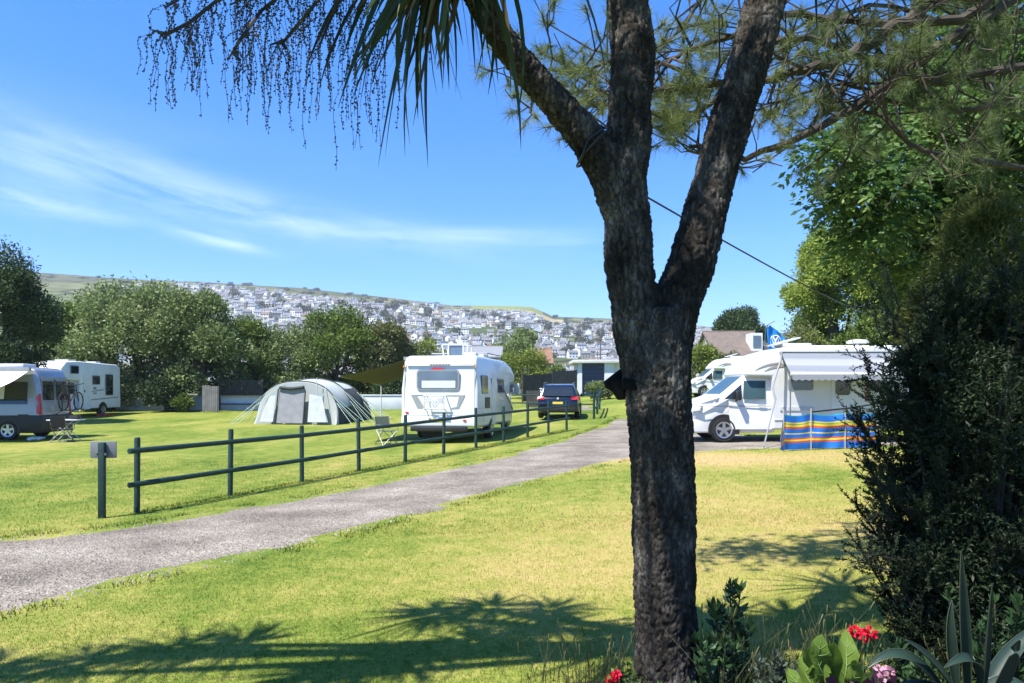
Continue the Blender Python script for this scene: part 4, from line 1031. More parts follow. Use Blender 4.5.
for sd in (-1, 1):
    for (y, a, b) in HOOP[1:5]:
        for z, out in ((b * .86, 1.15), (b * .52, .75)):
            xz = a * (1 - (z / b) ** 2.5) ** (1 / 2.5)
            for dy in (-.35, .3):
                m = MB(); m.tube([(sd * xz, y, z), (sd * (a + out), y + dy, .01)], .012, 4); m.build('guy_rope', ROPE, tent)
m = MB(); m.tube([(-.6, -.05, 1.9), (-2.6, -.9, .02)], .012, 4); m.build('guy_rope', ROPE, tent)
m = MB(); m.tube([(1.35, -.02, 1.7), (1.32, -1.2, .02)], .012, 4); m.build('guy_rope', ROPE, tent)
m = MB(); m.tube([(1.05, -.25, 0), (1.05, -.25, 2.15)], .02, 6); m.build('porch_pole', LGREY, tent)

# ================================================================== fences, walls, sign
fence = thing('post_and_rail_fence', 'dark green post and rail fence running along the gravel drive', 'fence', (0, 0, 0))
fp_ = [(-5.5 + 7.5 * k / 10 , 10.85 + 16.2 * k / 10) for k in range(11)]
dv = Vector((7.5, 16.2, 0)).normalized(); nv = Vector((dv.y, -dv.x, 0))
for k, (x, y) in enumerate(fp_):
    m = MB(); hgt = 1.10 + .025 * math.sin(k * 2.3); lean = Vector((.012 * math.sin(k * 1.7), .012 * math.cos(k), 0))
    b0 = Vector((x, y, gz(x, y) - .1)); b1 = Vector((x, y, gz(x, y) + hgt)) + lean
    m.tube([b0, b1 - Vector((0, 0, .03)), b1], [.043, .042, .034], 12); m.build('post', GREENW, fence, smooth=True, angle=40)
for zz in (.90, .43):
    for k in range(0, 10, 2):
        a = Vector((*fp_[k], 0)); b = Vector((*fp_[k + 2], 0))
        a.z = gz(a.x, a.y) + zz + .012 * math.sin(k + zz * 9); b.z = gz(b.x, b.y) + zz + .012 * math.sin(k + 2 + zz * 9)
        if k == 0: a -= dv * .18
        if k == 8: b += dv * .08
        off = nv * (.066 + .001 * (k % 4))
        m = MB(); n = 6
        q = [a.lerp(b, t / n) + off for t in range(n + 1)]
        m.tube(q, [.040 + .002 * math.sin(t * 2 + k) for t in range(n + 1)], 10); m.build('rail', GREENW, fence, smooth=True)
f2 = thing('post_and_rail_fence', 'short green fence running away beside the gravel yard', 'fence', (0, 0, 0))
Q = [(3.70, 33.4), (4.26, 37.0), (4.85, 41.0)]
for x, y in Q:
    m = MB(); m.tube([(x, y, gz(x, y) - .1), (x, y, gz(x, y) + 1.22)], .055, 10); m.build('post', GREENW, f2, smooth=True, angle=40)
for zz in (1.0, .5):
    m = MB(); m.tube([(x + .08, y, gz(x, y) + zz) for x, y in Q], .045, 8); m.build('rail', GREENW, f2, smooth=True)
f3 = thing('post_and_rail_fence', 'low green rail fence across the grass behind the dark car', 'fence', (0, 0, 0))
Q = [(4.2, 38.0), (2.0, 40.5), (-.3, 43)]
for x, y in Q[1:]:
    m = MB(); m.tube([(x, y, gz(x, y) - .1), (x, y, gz(x, y) + 1.0)], .05, 10); m.build('post', GREENW, f3, smooth=True, angle=40)
for zz in (.9, .45):
    m = MB(); m.tube([(x, y, gz(x, y) + zz) for x, y in Q], .04, 8); m.build('rail', GREENW, f3, smooth=True)
sx, sy = (102 - 512) / F * 10.4, 10.4
sg = thing('sign_post', 'small grey board on a short green post beside the fence end', 'sign', (sx, sy, gz(sx, sy)), R(8))
m = MB(); m.box((0, 0, .48), (.085, .085, 1.16)); m.build('post', GREENW, sg, bevel=.01)
m = MB(); m.box((0, .055, .955), (.35, .018, .235)); m.build('board', mat('grey_sign_back', (.16, .17, .18), .5), sg, bevel=.006)
m = MB()
for x in (-.06, .06):
    m.box((x, -.0, .9), (.02, .10, .03))
m.build('bracket', STEEL, sg)

wl = thing('low_wall', 'low white painted wall below the hedge behind the tent', 'wall', (0, 0, 0))
RW = mat('white_wall_paint', (.60, .62, .64), .85, var=.12, scale=1.2, bump=.2, bscale=12)
pts = [(-27.5, 46.5), (-21, 46.8), (-14, 47.0), (-6, 47.2), (-1, 47.5)]
for i in range(4):
    a, b = pts[i], pts[i + 1]; m = MB(); z0 = (gz(*a) + gz(*b)) / 2
    m.beam((a[0], a[1], z0 + .38), (b[0] - .004, b[1], z0 + .38), .22, .95); m.build('wall_section', RW, wl, bevel=.02)
    m = MB(); m.beam((a[0], a[1], z0 + .9), (b[0] - .004, b[1], z0 + .9), .30, .08); m.build('coping', RW, wl, bevel=.01)
def boards(name, label, cat, a, b, h0, h1, m, w=.14, gap=.01, lift=.05, parent=None):
    r = thing(name, label, cat, (0, 0, 0)); mb = MB(); A, B = Vector((*a, 0)), Vector((*b, 0)); n = max(2, int((B - A).length / w)); d = (B - A).normalized()
    nrm = Vector((d.y, -d.x, 0)); rgx = random.Random(int(abs(a[0] * 97)))
    for k in range(n):
        p_ = A.lerp(B, (k + .5) / n); h_ = h0 + (h1 - h0) * k / n + rgx.uniform(-.015, .015)
        g_ = gz(p_.x, p_.y); mb.beam(p_ + Vector((0, 0, g_ + lift)) + nrm * (.004 * (k % 2)), p_ + Vector((0, 0, g_ + h_)) + nrm * (.004 * (k % 2)), (B - A).length / n - gap, .022, up=tuple(nrm))
    mb.build('board_panel', m, r)
    mr = MB()
    for t in (.2, .8):
        mr.beam(A + Vector((0, 0, gz(*a) + h0 * t)) - nrm * .05, B + Vector((0, 0, gz(*b) + h1 * t)) - nrm * .05, .05, .08)
    mr.build('rail', m, r)
    for p_ in (A, B):
        mp_ = MB(); hh = h0 if p_ is A else h1; mp_.box((p_.x - nrm.x * .06, p_.y - nrm.y * .06, gz(p_.x, p_.y) + hh / 2), (.1, .1, hh + .05)); mp_.build('post', m, r)
    return r
GATE = mat('weathered_grey_boards', (.16, .155, .15), .85, var=.25, scale=3, bump=.3, bscale=25); DKF = mat('dark_fence_boards', (.045, .043, .042), .85, var=.35, scale=3)
a, b = gp(203, 417.5), gp(217, 417.5)
boards('board_gate', 'weathered grey board gate in the hedge behind the lawn', 'gate', ((203 - 512) / F * 44.6, 44.6), ((217.5 - 512) / F * 44.6, 44.6), 1.6, 1.55, GATE, .12, .012)
boards('board_fence', 'dark slatted fence half hidden in the hedge behind the tent', 'fence', ((219 - 512) / F * 46.55, 46.55), ((262 - 512) / F * 46.55, 46.55), 1.95, 1.9, DKF, .13, .03, .93)
boards('board_fence', 'dark tall board fence behind the parked car', 'fence', ((523 - 512) / F * 52, 52), ((552 - 512) / F * 54, 54), 1.9, 1.95, DKF, .15, .008)
boards('board_fence', 'dark board fence next to the white garage', 'fence', ((552.6 - 512) / F * 54, 54.3), ((577 - 512) / F * 57, 57), 2.1, 2.1, mat('charcoal_fence_boards', (.06, .06, .066), .8, var=.25, scale=3), .15, .008)
boards('board_gate', 'low dark boarded gate left of the parked car', 'gate', ((527 - 512) / F * 45, 45), ((540 - 512) / F * 45, 45), 1.05, 1.05, DKF, .14, .006)
m = MB(); x, y = (542 - 512) / F * 45, 45; m.box((x, y, gz(x, y) + .55), (.22, .22, 1.15)); m.box((x, y, gz(x, y) + 1.15), (.28, .28, .07)); o = m.build('gate_post', RW, None, bevel=.01); tag(o, 'white gate post left of the dark parked car', 'post')

# garage
gx0, gD = (578 - 512) / F * 58, 58
gr = thing('garage', 'white flat-roofed garage with a dark blue door opening', 'garage', (gx0, gD, gz(gx0 + 1.5, gD)), 0)
m = MB(); wdt = 3.7
m.box((.16, 2, 1.15), (.32, 4, 2.6)); m.box((2.45, 2, 1.15), (.75, 4, 2.6)); m.box((1.2, 3.9, 1.15), (1.76, .2, 2.6)); m.box((3.35, 2.2, 1.15), (1.05, 3.6, 2.6)); m.build('wall', RW, gr)
m = MB(); m.box((1.85, 1.95, 2.56), (4.5, 4.5, .26)); m.build('roof', mat('pale_flat_roof', (.50, .50, .47), .8), gr, bevel=.02)
m = MB()
for k in range(6): m.box((1.2, .25, .18 + k * .4), (1.76, .03, .385))
m.build('door', mat('dark_blue_door', (.02, .035, .08), .4), gr)
for k, (px, D, h_, lab) in enumerate(((600.5, 120, 15, 'thin wooden utility pole rising beyond the garage roof'), (597.8, 160, 26.5, 'second thinner utility pole left of the other beyond the garage'))):
    x = (px - 512) / F * D; z0 = gz(x, D); zt = CAMZ + (HY - (336 if k == 0 else 350)) / F * D
    pl = thing('utility_pole', lab, 'pole', (x, D, z0)); m = MB(); m.tube([(0, 0, -.5), (0, 0, zt - z0)], [.14, .10], 8); m.build('pole', mat('pole_wood', (.12, .10, .085), .9), pl, smooth=True)
    m = MB(); m.box((0, -.1, zt - z0 - .6), (1.2, .1, .1)); m.build('crossarm', mat('pole_wood', (.1, .1, .1)), pl)

# houses near at hand beyond the hedges
def house(name, label, loc, w, d, he, hr, rz, wall, roof, gable_win=True):
    r = thing(name, label, 'house', loc, rz); hw_, hd = w / 2, d / 2
    m = MB(); m.add([(-hw_, -hd, -1), (hw_, -hd, -1), (hw_, hd, -1), (-hw_, hd, -1), (-hw_, -hd, he), (hw_, -hd, he), (hw_, hd, he), (-hw_, hd, he), (-hw_, 0, hr - .08), (hw_, 0, hr - .08)], [(0, 1, 5, 4), (1, 2, 6, 9, 5), (2, 3, 7, 6), (3, 0, 4, 8, 7)]); m.build('wall', wall, r)
    m = MB(); s = (hr - he) / hd; e = .4
    for sg in (-1, 1): m.plate([(-hw_ - .25, sg * (hd + e), he - e * s), (hw_ + .25, sg * (hd + e), he - e * s), (hw_ + .25, 0, hr), (-hw_ - .25, 0, hr)], (0, sg * s, 1), .14)
    m.tube([(-hw_ - .25, 0, hr + .1), (hw_ + .25, 0, hr + .1)], .1, 6)
    rf = m.build('roof', roof, r)
    if gable_win:
        m = MB(); m.box((-hw_ * .6, .0, hr + .25), (.5, .5, .9)); m.lathe([(.05, 0), (.13, 0), (.11, .35), (.05, .35)], (-hw_ * .6, 0, hr + .7), 'z', 10); m.build('chimney', wall, rf)
    for x in np.linspace(-hw_ * .6, hw_ * .6, 3):
        m = MB(); m.box((x, -hd - .02, he - 1.0), (1.2, .08, 1.0)); wn_ = m.build('window', WHITE, r); m = MB(); m.box((x, -hd - .06, he - 1.0), (1.05, .04, .85)); m.build('pane', GLASS, wn_)
    return r
BRT = mat('brown_roof_tiles', (.135, .105, .085), .85, var=.25, scale=3, bump=.4, bscale=14)
h1 = house('house', 'house with a broad brown tiled roof above the motorhome bonnet', ((736 - 512) / F * 58, 60, 0.8), 3.7, 6.5, 3.5, 5.45, 0, WALLS[1], BRT, False)
m = MB(); m.box((1.35, -2.2, 4.5), (.85, 1.4, 1.5)); dm = m.build('dormer', WHITE, h1); m = MB(); m.box((1.35, -2.92, 4.6), (.6, .06, .9)); m.build('pane', GLASSB, dm)
house('house', 'bungalow with an orange clay roof among shrubs behind the motorhome', ((542 - 512) / F * 74, 74, .6), 1.5, 5, 3.7, 5.0, R(0), WALLS[2], mat('orange_clay_roof', (.20, .11, .065), .85, var=.2, scale=2))
house('house', 'building with a long flat grey roof behind the white motorhome', ((474 - 512) / F * 66, 68, .2), 4.6, 5, 4.35, 5.3, R(0), WALLS[0], mat('grey_sheet_roof', (.20, .21, .22), .6))
house('house', 'brown-roofed house just above the hedge left of the motorhome', ((393 - 512) / F * 110, 112, -4), 4, 7, 12.0, 14.2, R(10), WALLS[0], BRT)
house('house', 'pale grey gabled house above the hedge behind the tent', ((298 - 512) / F * 150, 152, -12), 5, 5, 16.6, 20.2, R(80), mat('pale_grey_render', (.28, .30, .33), .8), SLATES[1])
# ================================================================== foliage
def unit(a): return a / (np.linalg.norm(a, axis=1, keepdims=True) + 1e-9)
def leaf_quads(P, Ln, aspect, g, A=None, spread=1.0, fold=.12):
    n = len(P)
    r = unit(g.normal(size=(n, 3)))
    a = r if A is None else unit(A + r * spread)
    b = unit(np.cross(a, unit(g.normal(size=(n, 3)))))
    c = np.cross(a, b)
    l = (Ln * (.6 + .8 * g.random(n)))[:, None]; w = l * aspect * .5
    Q = np.empty((n, 4, 3))
    Q[:, 0] = P; Q[:, 1] = P + a * l * .5 + b * w + c * w * fold; Q[:, 2] = P + a * l; Q[:, 3] = P + a * l * .5 - b * w + c * w * fold
    return Q.reshape(-1, 3)
def quad_idx(n): return np.arange(n * 4).reshape(n, 4)
def crown_points(lobes, n, g, shell=.45):
    """points in and near the surface of a set of lobes, thinned where noise leaves gaps"""
    lb = np.array(lobes); vol = lb[:, 3] * lb[:, 4] * lb[:, 5]; pr = vol ** .72; pr = pr / pr.sum()
    k = g.choice(len(lb), n, p=pr); d = unit(g.normal(size=(n, 3))); d[:, 2] = np.where(d[:, 2] < -.35, -d[:, 2] * .6, d[:, 2])
    rad = 1 - shell * g.random(n) ** 1.6 + .10 * g.normal(size=n)
    d = unit(d)
    return lb[k, :3] + d * lb[k, 3:6] * rad[:, None], d
def lobes_for(cx, cy, z0, z1, rx, ry, n, g, small=.34):
    out = [(cx, cy, z0 + (z1 - z0) * .5, rx * .66, ry * .66, (z1 - z0) * .40)]
    for _ in range(n):
        d = unit(g.normal(size=(1, 3)))[0]; s = small * (.6 + .7 * g.random())
        h = .5 + .5 * d[2] * .98
        sq = 1 - .25 * max(0, h - .6) / .4
        out.append((cx + d[0] * rx * (1 - s * .8) * sq, cy + d[1] * ry * (1 - s * .8) * sq, z0 + (z1 - z0) * (.06 + .88 * h) - s * .3 * (z1 - z0) * (h > .6), rx * s, ry * s, min((z1 - z0) * s * .75, rx * s * 1.1)))
    return out
BARK = mat('grey_brown_bark', (.09, .075, .06), .95, var=.4, scale=5, bump=.6, bscale=20)
def tree(name, label, px, D, top, base, hw_px, nleaf, leaf, mats, seed, n_lobes=16, ry=None, group=None, aspect=.5, small=.34, cat='tree', z_low=None, up=.0, shell=.5, twigs=0):
    g = np.random.default_rng(seed); x = (px - 512) / F * D; gz0 = gz(x, D); zt = CAMZ + (HY - top) / F * D
    zb = gz0 if z_low is None else gz0 + z_low
    rx = hw_px / F * D
    r = thing(name, label, cat, (x, D, gz0), 0, group)
    lb = lobes_for(0, 0, zb - gz0, zt - gz0, rx, ry or rx * .85, n_lobes, g, small)
    P, d = crown_points(lb, nleaf, g, shell)
    P = P[P[:, 2] > .02]; n = len(P)
    A = d[:n] * .7 + np.array([0, 0, up])
    npmesh('crown', leaf_quads(P, leaf, aspect, g, A), quad_idx(n), mats, r)
    m = MB(); h = zt - gz0
    m.tube([(0, 0, -.2), (.05 * h * .3, 0, h * .25), (0, .02 * h, h * .6)], [max(.06, h * .03), max(.05, h * .024), .03], 8)
    for q in lb[1:1 + min(9, n_lobes)]:
        a = Vector((0, 0, h * (.15 + .2 * g.random()))); b = Vector(q[:3]); mid = a.lerp(b, .5) + Vector((0, 0, h * .06))
        m.tube([a, mid, b], [max(.03, h * .014), max(.02, h * .009), .012], 6)
    m.build('trunk', BARK, r, smooth=True)
    return r
GG = leafmat('grey_green_leaves', [(.058, .095, .03), (.122, .17, .055), (.20, .25, .09), (.27, .31, .13)], .45, .25, .7)
DG = leafmat('dark_green_leaves', [(.022, .045, .015), (.046, .078, .027), (.08, .115, .042)], .45, .2, .6)
MG = leafmat('mid_green_leaves', [(.058, .10, .02), (.118, .175, .034), (.19, .245, .055)], .45, .28, .7)
YG = leafmat('yellow_green_leaves', [(.085, .125, .022), (.16, .205, .035), (.24, .28, .06)], .5, .3, .6)
BR_ = leafmat('bronze_green_leaves', [(.058, .072, .028), (.115, .13, .045), (.18, .18, .07)], .5, .25, .6)
GO = leafmat('gold_green_sprays', [(.12, .19, .03), (.22, .295, .05), (.33, .38, .085)], .55, .35, .5)
hg = 'trees of the hedge behind the campsite lawn'
tree('conifer', 'very dark flat-layered conifer at the left behind the camper van', 2, 34, 229, 345, 54, 52000, .15, [DG], 21, 20, aspect=.4, small=.36, z_low=1.6)
tree('tree', 'mid green tree between the dark conifer and the grey-green tree', 42, 50, 286, 400, 50, 22000, .19, [MG], 22, 14)
tree('tree', 'tall grey-green leafy tree behind the older overcab motorhome', 138, 48, 270, 412, 72, 42000, .21, [GG], 23, 26)
tree('tree', 'grey-green tree with rounded crown right beside the tallest hedge tree', 200, 47, 281, 410, 54, 28000, .20, [GG], 24, 20)
tree('tree', 'mid green tree filling the gap left of the tallest hedge tree', 82, 51, 286, 405, 40, 18000, .19, [MG], 36, 16)
tree('tree', 'lower dark green tree above the weathered board gate', 238, 49.5, 312, 405, 44, 20000, .19, [MG], 25, 16)
tree('tree', 'bushy olive tree right behind the tunnel tent', 288, 50, 320, 405, 46, 20000, .19, [GG], 26, 16)
tree('tree', 'green tree with a pointed top behind the tent and awning sheet', 336, 51, 298, 405, 46, 24000, .19, [MG], 27, 18)
tree('tree', 'bronze-tinted tree just left of the motorhome roof', 382, 52, 317, 405, 40, 20000, .19, [BR_], 28, 14)
tree('shrub', 'bright light green shrub showing above the motorhome roof corner', 424, 56, 334, 400, 32, 9000, .17, [YG], 29, 12, cat='shrub')
tree('tree', 'olive green round tree standing before the hillside town', 516, 92, 324, 380, 30, 9000, .30, [GG], 30, 12, z_low=2)
tree('shrub', 'yellow-green shrubs beside the front of the rear-view motorhome', 524, 58, 350, 398, 34, 9000, .17, [YG], 31, 12, cat='shrub')
tree('shrub', 'spreading mid green shrub behind the dark board fence', 556, 64, 366, 398, 22, 6000, .17, [MG], 32, 10, cat='shrub')
tree('shrub', 'grey-leaved round shrub in front of the garage door', 600, 50, 379, 402, 15, 5000, .12, [GG], 33, 9, cat='shrub')
# undergrowth below the hedge
g = np.random.default_rng(40)
for i, (px, D, top, hwp, mt, lab) in enumerate(((98, 45.4, 378, 34, DG, 'dark bushes below the tallest hedge tree'), (165, 45.2, 372, 26, DG, 'dense dark bush left of the board gate'), (182, 44.8, 395, 12, MG, 'small bush growing against the white wall'), (245, 48.9, 378, 24, MG, 'bush over the dark slatted fence'), (395, 49.5, 372, 34, DG, 'dark bush behind the awning sheet pole'), (20, 46, 350, 46, DG, 'dark bush behind the camper van roof'))):
    tree('bush', lab, px, D, top, 415, hwp, 7000, .16, [mt], 50 + i, 9, cat='bush')
# right: behind the motorhomes
tree('pine_tree', 'dark rounded pine tree beyond the brown tiled roof', 741, 84, 303, 356, 30, 20000, .32, [DG], 60, 16, aspect=.4, z_low=2.5)
tree('shrub', 'light green shrubs left of the brown tiled roof', 702, 54, 337, 385, 22, 7000, .16, [YG], 61, 12, cat='shrub')
tree('shrub', 'grey-green shrub under the brown tiled roof', 730, 54, 351, 385, 26, 7000, .15, [BR_], 62, 10, cat='shrub')
tree('shrub', 'light green hedge shrub behind the blue flag', 772, 52, 347, 385, 26, 7000, .15, [MG], 63, 10, cat='shrub')
tree('conifer', 'tall golden-green conifer behind the white motorhome', 835, 33, 208, 350, 56, 78000, .14, [GO], 64, 34, aspect=.4, small=.26, z_low=.8)
tree('conifer', 'golden-green feathery conifer at the right of the pair', 905, 32, 190, 350, 56, 62000, .14, [GO], 65, 30, aspect=.4, small=.26, z_low=.8)
tree('bush', 'brownish green bush just behind the striped-windbreak motorhome roof', 800, 31, 312, 352, 36, 9000, .12, [BR_], 66, 12, cat='bush')
tree('bush', 'mid green bush over the rear end of the white motorhome', 872, 29, 300, 355, 46, 12000, .12, [MG], 67, 14, cat='bush')
tree('tree', 'broad green tree filling the view behind the dark bush', 975, 24, 190, 390, 62, 34000, .13, [MG], 68, 24)

# leafy broadleaf tree hanging over from the right
def broadleaf():
    g = np.random.default_rng(71); D = 9.2
    r = thing('broadleaf_tree', 'leafy green broadleaf tree reaching in below the pine boughs', 'tree', (6.4, D + .6, gz(6.4, D)))
    O = Vector(r.location)
    lb = []
    for px, py, rp, dd in ((838, 160, 34, 0), (865, 135, 38, .5), (870, 190, 40, -.2), (905, 165, 45, .2), (845, 210, 28, .3), (880, 232, 30, 0), (915, 225, 42, .5), (950, 190, 50, .6), (955, 130, 45, .2), (1000, 110, 55, .4), (905, 118, 30, .7), (990, 200, 50, .8), (1040, 160, 60, .5), (830, 185, 20, .2), (1010, 60, 40, .5), (1060, 60, 60, .8), (895, 270, 26, .5), (930, 265, 40, .6), (960, 300, 45, .9), (985, 250, 50, .9), (1020, 280, 60, .8), (920, 310, 30, .9), (850, 250, 16, .4), (980, 160, 50, 1.0), (930, 90, 40, 1.0), (970, 60, 40, 1.2), (1020, 20, 50, 1.2), (960, 25, 42, 1.6), (985, 95, 45, 1.1), (915, 70, 30, 1.6), (1010, 130, 50, .6), (940, 130, 36, .8)):
        p = at(px, py, D + dd) - O; s = rp / F * D; lb.append((p.x, p.y, p.z, s, s, s * .8))
    P, d = crown_points(lb, 5900, g, .85)
    # each spray: a twig with leaflets
    Ps, As = [], []
    m = MB()
    for i in range(len(P)):
        ax = Vector(d[i]) * .6 + Vector(g.normal(size=3) * .5) + Vector((0, 0, -.35)); ax.normalize()
        p = Vector(P[i]); sd = ax.cross(Vector((0, 0, 1))).normalized()
        for k in range(4):
            q = p + ax * (.05 + .065 * k) + Vector((0, 0, -.008 * k * k))
            for s in (-1, 1): Ps.append(q); As.append(ax * .6 + sd * s * .9 + Vector((0, 0, -.3)))
        Ps.append(p + ax * .3); As.append(ax)
    Pn = np.array([v[:] for v in Ps]); An = np.array([v[:] for v in As])
    npmesh('crown', leaf_quads(Pn, .105, .42, g, An, .25, .3), quad_idx(len(Pn)), leafmat('broad_leaves', [(.04, .095, .025), (.095, .175, .04), (.19, .265, .075)], .35, .42, 1.2, .5), r)
    m.tube([(0, .3, -.2), (-.1, .3, 1.8), (-.4, .2, 3.2), (-.6, .1, 4.6)], [.16, .14, .11, .06], 10)
    for q in lb:
        b = Vector(q[:3]); a = Vector((-.3, .2, 1.8 + .5 * (b.z - 1.6) * .8)); m.tube([a, a.lerp(b, .5) + Vector((0, 0, .15)), b], [.04, .025, .01], 6)
    m.build('trunk', BARK, r, smooth=True)
broadleaf()

# ------------------------------------------------------------------ pine boughs
NEEDLE = leafmat('pine_needles', [(.085, .125, .05), (.155, .20, .075), (.26, .285, .115)], .5, .4, 1.0)
def needles(tips, g, n_per, ln, w):
    Vs = []
    for p, ax in tips:
        n = int(n_per * (.7 + .6 * g.random())); d = unit(g.normal(size=(n, 3)) + np.array(ax)[None] * 1.1)
        l = ln * (.7 + .5 * g.random(n))[:, None]; b = np.cross(d, unit(g.normal(size=(n, 3)))) * w / 2
        q = np.array(p)[None] + np.array(ax)[None] * (-.10 * g.random(n))[:, None]
        T = np.empty((n, 3, 3)); T[:, 0] = q - b; T[:, 1] = q + b; T[:, 2] = q + d * l + np.array([0, 0, -.015]); Vs.append(T.reshape(-1, 3))
    V = np.concatenate(Vs); return V, np.arange(len(V)).reshape(-1, 3)
def pine():
    g = np.random.default_rng(81)
    tx_, ty_ = 6.2, 6.4
    r = thing('pine_tree', 'pine with bare spreading boughs and needle tufts across the top right', 'tree', (tx_, ty_, gz(tx_, ty_)))
    O = Vector(r.location); tips = []; m = MB()
    top = Vector((6.2, 6.4, 6.6))
    def branch(pts, rad, seed_side=True, dens=1.0, tuft=1.0):
        pts = [Vector(p) for p in pts]
        # smooth the path
        P = []
        for i in range(len(pts) - 1):
            for k in range(4):
                t = k / 4; p0 = pts[max(0, i - 1)]; p1 = pts[i]; p2 = pts[i + 1]; p3 = pts[min(len(pts) - 1, i + 2)]
                P.append(.5 * ((2 * p1) + (p2 - p0) * t + (2 * p0 - 5 * p1 + 4 * p2 - p3) * t * t + (3 * p1 - p0 - 3 * p2 + p3) * t ** 3))
        P.append(pts[-1]); n = len(P)
        P = [p + Vector(g.normal(size=3) * rad * .25) for p in P]
        m.tube([p - O for p in P], [rad * (1 - .72 * i / (n - 1)) for i in range(n)], 8)
        tips.append((P[-1] - O, (P[-1] - P[-2]).normalized()))
        if seed_side:
            Ltot = sum((P[i + 1] - P[i]).length for i in range(n - 1)); ns_ = int(Ltot * 5.5 * dens)
            for _ in range(ns_):
                i = int(g.integers(1, n - 1)); d = (P[i + 1] - P[i - 1]).normalized()
                s = (d * .55 + Vector(g.normal(size=3)) * .75 + Vector((0, 0, .05))).normalized(); l = .25 + .55 * g.random()
                q = [P[i], P[i] + s * l * .5 + Vector(g.normal(size=3) * .04), P[i] + s * l + Vector((0, 0, .06)) + Vector(g.normal(size=3) * .05)]
                m.tube([v - O for v in q], [rad * .22 + .004, .008, .005], 5)
                for e in range(2):
                    s2 = (s + Vector(g.normal(size=3)) * .8).normalized(); qq = q[1].lerp(q[2], g.random()); q3 = qq + s2 * (.15 + .25 * g.random())
                    m.tube([qq - O, (qq + q3) / 2 - O + Vector(g.normal(size=3) * .02), q3 - O], [.006, .005, .004], 4)
                    if g.random() < .42 * tuft: tips.append((q3 - O, s2))
                if g.random() < .55 * tuft: tips.append((q[2] - O, s))
    D = 5.6
    T = lambda *q: [at(px, py, D + dd) for px, py, dd in q]
    branch(T((1100, -60, .6), (992, 14, .3), (939, 48, .1), (876, 92, 0), (823, 125, 0), (760, 154, .1), (730, 158, .2), (690, 146, .2)), .05, dens=1.6, tuft=1.3)
    branch(T((1080, -110, .5), (990, -30, .2), (919, 10, .1), (871, 43, 0), (832, 63, -.1), (775, 77, 0), (715, 82, 0), (650, 90, .1), (612, 96, .1)), .055, tuft=1.1)
    branch(T((1090, -140, 0), (985, 4, -.1), (905, 22, 0), (845, 20, .2), (784, 17, .2), (732, 37, .2), (697, 46, .2), (672, 58, .2), (655, 72, .2)), .042, tuft=1.0)
    branch(T((1100, 180, .2), (973, 160, .1), (930, 152, 0), (905, 140, 0), (880, 116, 0), (850, 108, .1), (815, 118, .1)), .028, dens=1.3, tuft=.8)
    branch(T((1100, 60, .4), (1000, 70, .3), (930, 80, .2), (870, 60, .1), (810, 40, 0), (760, 50, 0), (700, 110, 0), (649, 112, .1), (600, 103, .2), (570, 104, .2), (545, 82, .2)), .036, tuft=1.3)
    branch(T((1100, 110, .4), (1010, 104, .3), (950, 112, .3), (890, 100, .3), (845, 84, .2), (800, 96, .2), (770, 110, .2)), .026, dens=1.5, tuft=1.2)
    branch(T((1060, -20, .8), (960, 0, .7), (880, -10, .6), (800, -20, .5), (720, -10, .4), (688, 18, .3), (684, 44, .3)), .035, tuft=1.1)
    branch(T((1100, 20, 1.2), (1010, 30, 1), (940, 20, 1), (870, 5, .9), (800, 40, .9), (770, 60, .9)), .03, dens=1.5, tuft=1.4)
    branch(T((700, 80, .1), (650, 60, .2), (610, 62, .2), (575, 70, .2), (535, 46, .2)), .02, tuft=2.0)
    branch(T((690, 112, .1), (655, 128, .2), (640, 120, .2)), .014, tuft=1.6)
    branch(T((640, 100, .2), (600, 90, .3), (560, 95, .3), (528, 96, .3)), .016, tuft=2.0)
    branch(T((720, 20, .2), (680, 30, .3), (660, 50, .3)), .016, tuft=2)
    # unseen limbs and tufts added above the view to shade trees and bed
    for k in range(6):
        a = -2.95 + k * .24; z = 6.0 + 1.2 * g.random(); e = Vector((tx_ + math.cos(a) * 5.2 - .6, ty_ + math.sin(a) * 4.4, z + .2))
        branch([top, top.lerp(e, .5) + Vector((0, 0, .5)), e], .07, dens=1.6, tuft=2.0)
    m.tube([Vector((0, 0, -.3)), Vector((.1, 0, 3)), Vector((0, 0, 6.6)), Vector((0, .1, 9))], [.24, .2, .16, .08], 12)
    for px, py, dd in ((1100, -60, .6), (1080, -110, .5), (1100, 60, .4), (1100, 180, .2)):
        b = at(px, py, D + dd) - O; m.tube([Vector((0, 0, b.z - .3)), b], [.1, .06], 8)
    m.build('trunk', mat('pine_bark', (.06, .047, .037), .95, var=.45, scale=8, bump=.6, bscale=30), r, smooth=True)
    # extra tufts where the photograph shows them bunched
    for px, py, k in ((565, 60, 5), (545, 50, 3), (590, 78, 5), (578, 98, 4), (520, 42, 1), (533, 92, 3), (603, 60, 4), (560, 85, 4), (672, 90, 7), (690, 70, 6), (660, 120, 6), (700, 95, 6), (676, 125, 6), (715, 60, 4), (705, 25, 5), (690, 110, 5), (720, 20, 4), (668, 105, 5), (760, 25, 4), (800, 60, 6), (830, 90, 6), (790, 100, 5), (860, 30, 4), (900, 60, 5), (780, 130, 4), (850, 130, 3), (930, 40, 6), (960, 70, 6), (990, 30, 6), (940, 110, 5), (1000, 120, 5), (900, 95, 5), (870, 70, 5), (980, 150, 4), (825, 30, 4)):
        for _ in range(int(k * 2.2)):
            p = at(px + g.normal() * 10, py + g.normal() * 9, D + .2 + g.normal() * .25); ax = unit(g.normal(size=(1, 3)) + np.array([[-.6, 0, .5]]))[0]
            tips.append((p - O, Vector(ax))); m2 = None
    V, Fc = needles([(np.array(a[:]), np.array(b[:])) for a, b in tips], g, 85, .13, .0045)
    npmesh('needles', V, Fc, NEEDLE, r)
